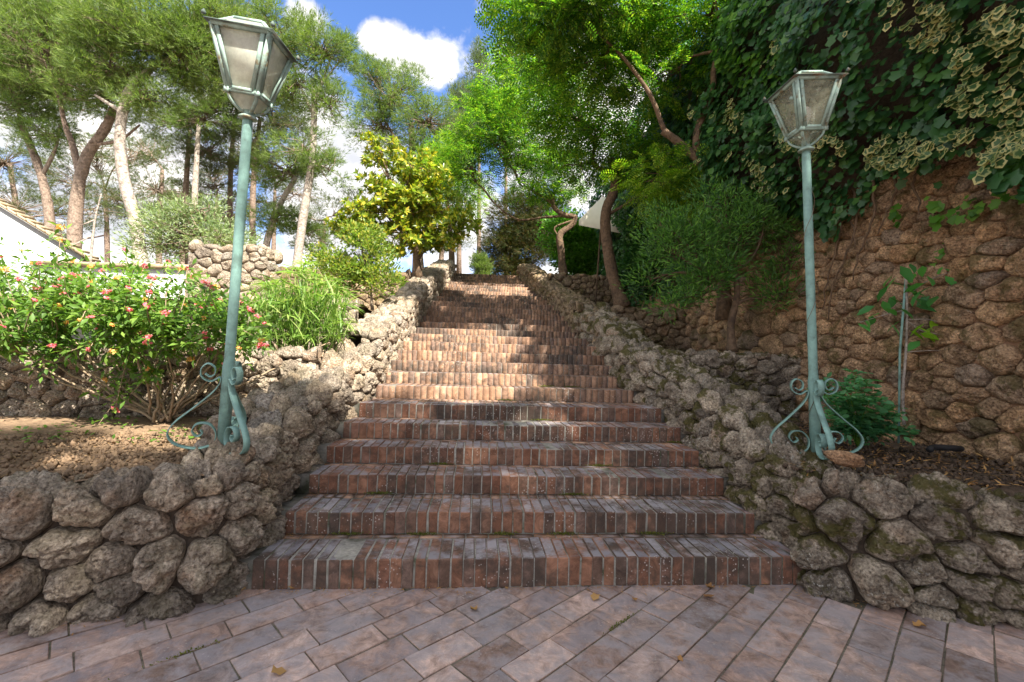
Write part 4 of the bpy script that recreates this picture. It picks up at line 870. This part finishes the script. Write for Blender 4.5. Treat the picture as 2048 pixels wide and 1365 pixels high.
def sapling():
    base = G(1808, 886, .66); d0 = (base-CAM) @ fw; root = empty('citrus_sapling', base, 'thin young citrus tree with big drooping leaves beside a stake, against the ochre wall', 'sapling'); st = MB()
    q = lambda x, y, o=0: W(x, y, d0+o)-base
    st.tube(catmull([q(1808, 850), q(1806, 780), q(1812, 700), q(1814, 620), q(1812, 555)], 5), np.linspace(.012, .008, 21), 8, .06)
    for b in ([(1812, 600), (1850, 565), (1925, 535)], [(1813, 640), (1860, 640), (1900, 655)], [(1812, 620), (1770, 630), (1720, 645)], [(1812, 705), (1850, 702), (1885, 702)], [(1812, 640), (1840, 660), (1880, 670)], [(1885, 700), (1930, 710), (1965, 690)]):
        st.tube(catmull([q(*p, -.02*i) for i, p in enumerate(b)], 4), np.linspace(.005, .0025, 9), 5)
    st.build('trunk', M['barkP'], root, smooth=True)
    lm = [mesh_np('leaf', LEAF[0]*[1, 1.25, 1], LEAF[1], M[m], True) for m in ('citrus', 'citrusB')]
    spots = [(1800, 540), (1820, 535), (1845, 540), (1860, 600), (1780, 605), (1765, 610), (1750, 620), (1835, 605), (1850, 575), (1810, 590), (1785, 560), (1900, 575), (1915, 560), (1880, 545), (1795, 560), (1830, 555), (1855, 560), (1815, 575), (1775, 580), (1865, 580), (1840, 590), (1890, 560), (1925, 545), (1905, 540), (1875, 600), (1790, 600), (1800, 625), (1830, 620), (1730, 650), (1745, 640), (1760, 635), (1715, 655), (1840, 690), (1780, 655), (1800, 650), (1815, 600), (1900, 690), (1925, 695), (1770, 625), (1785, 575)]
    spb = [(1830, 660), (1850, 655), (1840, 675), (1870, 645), (1890, 640), (1880, 665), (1900, 650), (1860, 670), (1945, 700), (1960, 710), (1935, 712), (1965, 695), (1820, 670)]
    for i, (x, y) in enumerate(spots+spb):
        o = obj('leaf', lm[0 if i < len(spots) else 1], root, q(x, y-8, rng.uniform(-.12, .1))); s = rng.uniform(.12, .17); o.scale = (s, s, s)
        o.rotation_euler = (rng.normal()*.5, rng.uniform(.3, 1.1), rng.uniform(0, 6.28))
        if i >= len(spots): o['label'] = 'fresh yellow-green leaf'
    sb = G(1797, 884, .66); s_ = MB().tube(np.array([(0, 0, -.1), W(1800, 700, d0)-sb, W(1812, 555, d0+.02)-sb]), .009, 8); so_ = s_.build('plant_stake', M['paint'], None, sb, True); tag(so_, 'thin blue-green stake tied beside the citrus sapling', 'stake')
sapling()

# ------------------------------------------------------------ street lamps
def lamp(base, top, rot, label, lrot_scroll, glass):
    root = empty('garden_lamp', base, label, 'lamp', 'garden lamps on the walls')
    ax = top-base; Lh = np.linalg.norm(ax); q = Vector((0, 0, 1)).rotation_difference(Vector(ax)); root.rotation_mode = 'QUATERNION'; root.rotation_quaternion = q
    MB().lathe([(.034, -.06), (.034, .52), (.028, .56), (.0265, Lh-.04), (.025, Lh)], n=20).build('pole', M['paint'], root, smooth=True)
    MB().lathe([(.026, Lh-.010), (.048, Lh-.008), (.050, Lh), (.040, Lh+.008), (.026, Lh+.02), (.024, Lh+.10), (.020, Lh+.13)], n=16).build('collar', M['paintP'], root)
    sp = [(.115, .475), (.090, .458), (.068, .475), (.070, .515), (.105, .535), (.135, .505), (.130, .455), (.085, .43), (.042, .455), (.040, .42), (.075, .36), (.165, .265), (.245, .185), (.275, .115), (.235, .055), (.14, .025), (.062, .045), (.040, .11), (.075, .17), (.135, .175), (.160, .135), (.135, .10), (.108, .115), (.118, .135)]
    cv = catmull(np.array(sp), 5)
    for a in [R(k) for k in lrot_scroll]:
        dr = np.array([math.cos(a), math.sin(a), 0]); P = cv[:, 0, None]*dr+cv[:, 1, None]*np.array([0, 0, 1.0])
        MB().ribbon(P, .036, .006, (-math.sin(a), math.cos(a), 0)).build('scroll', M['paint'], root)
    H0 = Lh+.110; bw, tw_, hh = .077, .146, .30
    def sq(h, z): return [np.array([h*c, h*s, z]) for c, s in ((-1, -1), (1, -1), (1, 1), (-1, 1))]
    lo = sq(bw, H0); hi = sq(tw_, H0+hh); rotm = Matrix.Rotation(rot, 4, 'Z')
    lant = bpy.data.objects.new('lantern', None); 
    fr = MB()
    for i in range(4):
        fr.bar(lo[i], hi[i], .022, .022); fr.bar(lo[i], lo[(i+1) % 4], .02, .02); fr.bar(hi[i], hi[(i+1) % 4], .026, .026)
        # sash of every pane, standing just proud of the corner posts
        A, Bq, Cq, Dq = lo[i], lo[(i+1) % 4], hi[(i+1) % 4], hi[i]; nn = unit(np.cross(Bq-A, Dq-A)); e = unit(Bq-A)
        a_, b_, c_, d_ = A+e*.022+nn*.006, Bq-e*.022+nn*.006, Cq-e*.026+nn*.006, Dq+e*.026+nn*.006; ud = unit(d_-a_)
        a_ = a_+ud*.012; b_ = b_+ud*.012
        for s0, s1 in ((a_, b_), (b_, c_), (c_, d_), (d_, a_)): fr.bar(s0, s1, .009, .020, nn) if False else fr.bar(s0, s1, .020, .009, nn)
    f_o = fr.build('lantern_frame', M['paintP'], root)
    f_o.rotation_euler = (0, 0, rot)
    for i in range(4):
        A, Bq, Cq, Dq = lo[i], lo[(i+1) % 4], hi[(i+1) % 4], hi[i]; nn = unit(np.cross(Bq-A, Dq-A)); v = [A, Bq, Cq, Dq]; v = [p-nn*.002 for p in v]+[p-nn*.005 for p in v]
        o = obj('glass_pane', mesh_np('glass_pane', v, [(0, 1, 2, 3), (7, 6, 5, 4), (0, 4, 5, 1), (1, 5, 6, 2), (2, 6, 7, 3), (3, 7, 4, 0)], glass), f_o)
    # tapering lower glass funnel
    fu = sq(.035, H0-.075); v = lo+fu
    obj('funnel_glass', mesh_np('funnel_glass', v, [(0, 1, 5, 4), (1, 2, 6, 5), (2, 3, 7, 6), (3, 0, 4, 7)], glass), f_o)
    mb = MB(); z0 = H0+hh+.010
    o1 = sq(.176, z0-.006); o2 = sq(.172, z0+.000); i1 = sq(.135, z0+.008)
    v = o1+o2+i1; mb.add(v, [(0, 1, 5, 4), (1, 2, 6, 5), (2, 3, 7, 6), (3, 0, 4, 7), (4, 5, 9, 8), (5, 6, 10, 9), (6, 7, 11, 10), (7, 4, 8, 11), (3, 2, 1, 0)])
    ro = mb.build('roof', M['rust'], root); ro.rotation_euler = (0, 0, rot)
    c1 = sq(.130, z0+.008); c2 = sq(.075, z0+.065); cf = MB()
    for i in range(4): cf.bar(c1[i], c2[i], .016, .012); cf.bar(c2[i], c2[(i+1) % 4], .018, .014); cf.bar(c1[i], c1[(i+1) % 4], .018, .012)
    cf.add(sq(.075, z0+.068), [(0, 1, 2, 3)])
    cfo = cf.build('roof_frame', M['paintP'], ro)
    obj('roof_glass', mesh_np('roof_glass', c1+c2, [(0, 1, 5, 4), (1, 2, 6, 5), (2, 3, 7, 6), (3, 0, 4, 7)], glass), ro)
    for i in range(4):
        c = lo[i]; d_ = unit(np.array([c[0], c[1], 0])); am = MB()
        P = catmull([d_*.024+np.array([0, 0, Lh+.02]), d_*.055+np.array([0, 0, Lh+.035]), d_*.095+np.array([0, 0, Lh+.07]), d_*.110+np.array([0, 0, H0])], 4)
        am.ribbon(P, .016, .012, np.cross(d_, (0, 0, 1))); am.box(d_*.113+np.array([0, 0, H0-.003]), (.024, .024, .026)); a_o = am.build('arm', M['paintP'], root); a_o.rotation_euler = (0, 0, rot)
    kn = MB()
    for i in range(4): kn.lathe([(.003, 0), (.010, .004), (.012, .014), (.006, .022), (.002, .028)], hi[i]*[1.18, 1.18, 1]+np.array([0, 0, .018]), 8)
    kn.build('corner_knobs', M['rust'], ro)['kind'] = 'stuff'
    b = MB().lathe([(.012, 0), (.020, .01), (.020, .07), (.016, .075)], (0, 0, H0-.02), 12).build('bulb_socket', M['black'], root)
    MB().lathe([(.014, .0), (.018, .02), (.036, .055), (.042, .085), (.034, .115), (.014, .13), (.002, .133)], (0, 0, H0+.05), 16).build('bulb', M['bulb'], root, smooth=True)
    lt = MB().box((-tw_*.80-.01, -tw_*.55, H0+.2), (.05, .012, .02)).build('latch', M['paintP'], root); lt.rotation_euler = (0, 0, rot)
    return root
bl = W(445, 903, 2.75); tl = W(496, 236, 2.58)
lamp(bl, tl, R(1), 'turquoise iron lamp leaning right, on the left wall with clouded lantern glass whitened as if backlit by the sky', (205, -38, 95), M['glassL'])
br_ = W(1632, 915, 3.10); tr_ = W(1612, 300, 3.10)
lamp(br_, tr_, R(-3), 'turquoise iron lamp on the right wall, a thin vine winding round its post', (-20, -110, 160), M['glassR'])
vv = MB(); ax = tr_-br_
P = []
for t in np.linspace(.1, .98, 60):
    a = t*22; P.append(ax*t+np.array([math.cos(a), math.sin(a), 0])*(.040+.004*math.sin(t*60)))
vv.tube(np.array(P), .0022, 4); o = vv.build('climbing_vine', M['barkD'], None, br_); tag(o, 'thin leafless vine winding up the post of the right-hand lamp', 'vine')

# ------------------------------------------------------------ buildings on the left
bd = empty('white_building', W(-60, 560, 8.2), 'white building with a sloping tiled verge at the left edge', 'building')
def pts(l, d): return [W(x, y, d) for x, y in l]
bp = np.array(bd.location)
def prism(front, back, mat, name, parent, base):
    n = len(front); v = np.array(list(front)+list(back))-base
    return obj(name, mesh_np(name, v, [tuple(range(n)), tuple(range(2*n-1, n-1, -1))]+[((i+1) % n, i, i+n, (i+1) % n+n) for i in range(n)], mat), parent)
fr_ = pts([(-420, 700), (165, 700), (165, 514), (0, 414), (-250, 262), (-420, 262)], 8.2)
prism(fr_, [p+np.array([-1.6, 3.2, 0]) for p in fr_], M['white'], 'wall', bd, bp)
rf = pts([(172, 518), (174, 511), (0, 407), (-252, 252), (-252, 258), (0, 413)], 8.14)
prism(rf, [p+np.array([-.25, .5, 0]) for p in rf], M['tile'], 'roof', bd, bp)
a, b = W(172, 516, 8.08), W(-252, 256, 8.08)
tm_ = MB().tube(np.array([(0, 0, 0), (.0, .30, 0)]), .026, 8).build('roof_tile', M['tile'], bd, a-bp)
for i in range(22):
    c = a+(b-a)*(i+.5)/22
    o = bpy.data.objects.new('roof_tile', tm_.data); COL.objects.link(o); o.parent = bd; o.location = tuple(c-bp+np.array([0, .06, .015]))
wb = empty('white_garden_wall', W(330, 600, 7.3), 'low white rendered garden wall with tiled coping behind the lantana', 'wall'); wbp = np.array(wb.location)
fr_ = pts([(60, 700), (490, 700), (490, 540), (60, 528)], 7.4)
prism(fr_, [p+np.array([0, .25, 0]) for p in fr_], M['white'], 'wall', wb, wbp)
cf_ = pts([(60, 529), (490, 541), (490, 533), (60, 521)], 7.34)
prism(cf_, [p+np.array([0, .36, 0]) for p in cf_], M['tile'], 'coping', wb, wbp)
dp = MB(); dpb = W(178, 560, 6.9)
dp.tube(catmull([(0, 0, 0), W(185, 480, 6.9)-dpb, W(192, 430, 6.9)-dpb, W(203, 388, 6.9)-dpb], 4), np.linspace(.02, .008, 13), 6)
for l in ([(186, 470), (150, 490), (128, 500)], [(190, 440), (170, 448), (160, 452)]): dp.tube(np.array([W(x, y, 6.9)-dpb for x, y in l]), [.012, .009, .006], 5)
tag(dp.build('dead_sapling', M['barkP'], None, dpb, True), 'bare pale dead sapling standing behind the lantana, before the forked pine', 'sapling')
# parasol far right of the stair head
pb = W(1188, 642, 10.6); pr = empty('parasol', pb, 'cream parasol glimpsed behind the leaning trunk', 'parasol')
ap = W(1206, 392, 10.6)-pb; cs = [W(x, y, d)-pb for x, y, d in ((1158, 440, 10.1), (1250, 458, 10.0), (1285, 440, 11), (1200, 432, 11.5))]
obj('canopy', mesh_np('canopy', [ap]+cs+[c-np.array([0, 0, .12]) for c in cs], [(0, 1, 2), (0, 2, 3), (0, 3, 4), (0, 4, 1), (1, 5, 6, 2), (2, 6, 7, 3), (3, 7, 8, 4), (4, 8, 5, 1)], M['cloth']), pr)
MB().tube(np.array([(0, 0, -.1), ap*1.0]), .022, 8).build('pole', M['barkD'], pr)

# ------------------------------------------------------------ small things
def fallen(px, py, label, z=.003, s=.045):
    p = G(px, py, z); g = np.random.default_rng(int(px)); v, f = IVY; V = v.copy(); V[:, 2] = .25*V[:, 1]**2*3+.18*np.sin(V[:, 0]*5+g.uniform(0, 6)); V += g.normal(size=V.shape)*.03; V[:, 2] -= V[:, 2].min()-.02
    o = obj('fallen_leaf', mesh_np('fallen_leaf', V*s, f, M['litter']), None, p); o.rotation_euler = (0, 0, g.uniform(0, 6.28)); tag(o, label, 'leaf', 'dry leaves on the paving and steps')
fallen(545, 1348, 'curled ochre leaf lowest on the paving, below the left of the stairs', s=.055)
fallen(948, 1217, 'brown leaf on the paving nearest the middle of the bottom step')
fallen(1193, 1194, 'reddish curled leaf on the paving right of the middle', s=.05)
fallen(1265, 1200, 'small pale greenish leaf on the paving before the bottom step', s=.03)
fallen(1416, 1173, 'ochre leaf touching the bottom riser, right of centre', s=.05)
fallen(1424, 1197, 'ochre leaf just below another, right of centre on the paving', s=.05)
fallen(1356, 1315, 'small orange leaf in the right foreground paving', s=.03)
fallen(1888, 1224, 'brown leaf against the foot of the mossy right wall', s=.05)
fallen(1606, 1168, 'thin leaf at the right end of the bottom step', s=.05)
fallen(456, 1189, 'yellow leaf at the left wall foot beside the bottom step', s=.05)
fallen(484, 1177, 'light leaf at the very corner of the left wall and bottom step', s=.04)
fallen(575, 1178, 'yellow-brown leaf under the left end of the bottom riser', s=.045)
fallen(1828, 1252, 'dull green leaf on the paving near the right wall', s=.05)
fallen(1470, 993, 'pale leaf at the right end of the second tread', z=ST[1, 3]+.004, s=.045)
rk = bmesh.new(); bmesh.ops.create_icosphere(rk, subdivisions=4, radius=1)
V = np.array([v.co[:] for v in rk.verts]); Fk = [tuple(v.index for v in f.verts) for f in rk.faces]; rk.free()
V = V*(1+.25*fbm(V*1.3+3, 3)[:, None]); V = V*[.10, .06, .038]
M['rockO'] = stone_mat('sandy_rock', [(.48, .30, .18), (.5, .36, .24)], 0, .1, .3)
o = obj('loose_rock', mesh_np('loose_rock', V, Fk, M['rockO'], True), None, G(1690, 918, .74)); o.rotation_euler = (0, .1, -.3); tag(o, 'loose orange-tan rock lying on the wall beside the right-hand lamp', 'rock')
hs = MB(); hb = G(1895, 905, .69); hs.tube(catmull([(-.16, -.02, .02), (-.08, .02, .03), (.03, .0, .03), (.14, .03, .02)], 5), .022, 10); tag(hs.build('hose_pipe', M['black'], None, hb, True), 'short black piece of hose lying on the dark soil at right', 'hose')
# litter, weeds
def litter(n, xr, yr, z, name, label, mat, s, tm=OVAL, pz=.02, mask=None):
    x = rng.uniform(*xr, n); y = rng.uniform(*yr, n)
    m = np.array([front_y(a)+.15 < b for a, b in zip(x, y)]) if mask is None else mask(x, y); x, y = x[m], y[m]; n = len(x)
    p = np.stack([x, y, z+rng.uniform(0, pz, n)], 1); V, Fc = place(*tm, p, unit(rng.normal(size=(n, 3))*[1, 1, .25]), unit(rng.normal(size=(n, 3))*.3+np.array([0, 0, 1])), s*rng.uniform(.5, 1.4, n))
    o = obj(name, mesh_np(name, V, Fc, mat)); tag(o, label, 'litter', None, 'stuff')
litter(7000, (-6, -1.9), (2.3, 4.5), .595, 'leaf_litter', 'small dry leaves scattered over the left bed', M['litterD'], .018)
def clods(n, xr, yr, z, label, mat):
    x = rng.uniform(*xr, n); y = rng.uniform(*yr, n); m = np.array([front_y(a)+.2 < b for a, b in zip(x, y)]); x, y = x[m], y[m]; n = len(x)
    tv = np.array([(1, 0, 0), (-1, 0, 0), (0, 1, 0), (0, -1, 0), (0, 0, 1), (0, 0, -1)], float); tf = np.array([(0, 2, 4), (2, 1, 4), (1, 3, 4), (3, 0, 4), (2, 0, 5), (1, 2, 5), (3, 1, 5), (0, 3, 5)])
    s_ = .008+.016*rng.uniform(0, 1, n)**3; V = (tv[None]*(1+.35*rng.normal(size=(n, 6, 1))))*s_[:, None, None]+np.stack([x, y, z+s_*.3], 1)[:, None]
    Fc = (tf[None]+np.arange(n)[:, None, None]*6).reshape(-1, 3); tag(obj('soil_clods', mesh_np('soil_clods', V.reshape(-1, 3), Fc, mat, True)), label, 'soil', None, 'stuff')
clods(5000, (-5, -1.7), (2.2, 4.4), .60, 'crumbs and pebbles of dry soil over the left bed', M['soil'])
clods(2500, (2.0, 3.9), (2.4, 5.0), .63, 'crumbs of dark soil over the right bed', M['soilR'])
litter(1500, (2.0, 3.9), (2.3, 5.0), .635, 'leaf_litter', 'brown dead leaves littering the dark right bed', M['litter'], .05, SLIM)
litter(900, (-6, -2), (3.3, 4.5), .625, 'weeds', 'little green weeds along the foot of the low sunlit wall', M['grass'], .04, OVAL, .03, mask=lambda x, y: (y > 3.35+.09*(x+7.5)*0+.25*np.sin(x*3)) & (np.sin(x*5.3)+np.sin(x*2.1+1) > .3))
def joint_litter(n=900):
    a = rng.uniform(-3, 3, n); x = rng.uniform(-2.6, 3, n); y = np.array([front_y(q) for q in x])-np.abs(rng.normal(size=n))*.045-.01; z = np.full(n, .003)
    V, Fc = place(*SLIM, np.stack([x, y, z+rng.uniform(0, .006, n)], 1), unit(rng.normal(size=(n, 3))*[1, 1, .1]), unit(rng.normal(size=(n, 3))*.2+np.array([0, 0, 1])), .022*rng.uniform(.4, 1.4, n))
    tag(obj('leaf_litter', mesh_np('leaf_litter', V, Fc, M['litter'])), 'crumbs of dry leaf gathered along the foot of the walls and bottom step', 'litter', None, 'stuff')
joint_litter()
def tread_litter():
    P = []; 
    for i in range(12):
        y = ST[i+1, 2]-.012; n = 60
        for e, sg in ((ST[i, 0], 1), (ST[i, 1], -1)):
            P += [(e+sg*abs(rng.normal())*.12, y-abs(rng.normal())*.05, ST[i, 3]+.003+rng.uniform(0, .006)) for _ in range(n//2)]
        P += [(rng.uniform(ST[i, 0], ST[i, 1]), y-abs(rng.normal())*.02, ST[i, 3]+.003) for _ in range(n)]
    P = np.array(P); n = len(P); V, Fc = place(*SLIM, P, unit(rng.normal(size=(n, 3))*[1, 1, .1]), unit(rng.normal(size=(n, 3))*.2+np.array([0, 0, 1])), .02*rng.uniform(.4, 1.5, n))
    tag(obj('leaf_litter', mesh_np('leaf_litter', V, Fc, M['litter'])), 'crumbs of dry leaf lying at the back of the lower treads', 'litter', None, 'stuff')
    P = []
    for (px, i) in ((850, 1), (1010, 1), (1130, 1), (1310, 1), (700, 1), (1150, 2), (880, 3), (1200, 3), (1080, 5), (1010, 6), (1090, 7), (1140, 7), (760, 2), (1350, 4)):
        c = atY(px, 900, ST[i, 2]-.015); n = 260; P.append(np.stack([c[0]+rng.normal(size=n)*.05, ST[i, 2]-.006-np.abs(rng.normal(size=n))*.014, ST[i-1, 3]+np.abs(rng.normal(size=n))*.006], 1))
    for k_ in range(34):
        c = e1*(rng.integers(-12, 12)*.312)+e2*((rng.integers(-16, 16)-.5)*.160)+np.array([.1, 2.0])
        if c[1] > front_y(c[0])-.02 or c[1] < 1.1: continue
        n = 130; P.append(np.concatenate([c+e1*rng.normal(size=(n, 1))*.07+e2*rng.normal(size=(n, 1))*.006, np.abs(rng.normal(size=(n, 1)))*.004-.002], 1))
    P = np.concatenate(P); n = len(P); V, Fc = place(*OVAL, P, unit(rng.normal(size=(n, 3))+np.array([0, 0, 1.])), rand_dir(n), .010*rng.uniform(.5, 1.4, n))
    tag(obj('moss', mesh_np('moss', V, Fc, M['mossy'])), 'small cushions of moss in the joints of treads and paving', 'moss', None, 'stuff')
M['mossy'] = leaf_mat('moss_cushion', (.07, .09, .015), (.13, .14, .025), .2, .9)
tread_litter()

# ------------------------------------------------------------ unseen tree added behind the viewer, its crown shaped to shade the court
def added_shade_tree(base, blobs, label, size=.11, nl=130, cn=70):
    root = empty('added_shade_tree', base, label, 'tree'); mb = MB(); top = base+np.array([.0, .2, 5.2]); P = catmull([base, base*.5+top*.5+np.array([.15, 0, 0]), top], 5); mb.tube(P-base, np.linspace(.2, .13, len(P)), 12, .05); pos = []
    for (c, rad) in blobs:
        c = np.array(c, float); limb(mb, top-base, c-base, .08, .03)
        q = rand_dir(cn)*rng.uniform(.3, 1, cn)[:, None]**.5*np.array(rad)+c
        for s in q: pos.append(s+rand_dir(nl)*.33*rng.uniform(.2, 1, nl)[:, None])
    pos = np.concatenate(pos)-base; n = len(pos); mb.build('trunk', M['bark'], root, smooth=True)
    V, Fc = place(*OVAL, pos, rand_dir(n), unit(rand_dir(n)+np.array([0, 0, .6])), size*rng.uniform(.7, 1.3, n)); o = obj('crown', mesh_np('crown', V, Fc, M['jac']), root); o['kind'] = 'stuff'
tg = [(-2.6, 1.9, .9), (-1.7, 2.5, .8), (-.6, 2.2, .9), (.5, 2.3, .9), (1.5, 2.2, .9), (2.6, 2.3, .9), (-.9, 3.3, .8), (.2, 3.3, .9), (1.3, 3.3, .9), (2.4, 3.3, .9), (-.5, 4.3, .7), (.8, 4.4, .9), (2.0, 4.5, .9), (3.0, 4.2, .8), (1.6, 5.6, .8), (2.6, 5.8, .8), (-3.6, 1.9, .7), (-1.0, 1.2, .9), (1, 1.2, 1.), (2.4, 7.6, .7), (-1.5, 3.7, .5), (-3.2, 3.3, .35), (.9, 1.8, .8), (-.2, 1.5, .8), (1.8, 1.6, .8), (2.9, 1.9, .7), (0, 2.7, .8), (1.9, 2.8, .8), (-1.3, 1.7, .7)]
added_shade_tree(np.array([8.6, -4.6, 3.1]), [(np.array([x, y, .4])+15*SUN, (r, r, .8)) for x, y, r in tg], 'tall unseen tree added behind the viewer on the raised ground to shade the court', size=.17, nl=34, cn=26)
print('tris', sum(sum(max(1, len(p.vertices)-2) for p in m.polygons) if len(m.polygons) < 5000 else len(m.polygons)*(len(m.polygons[0].vertices)-2) for m in bpy.data.meshes), 'objs', len(bpy.data.objects))
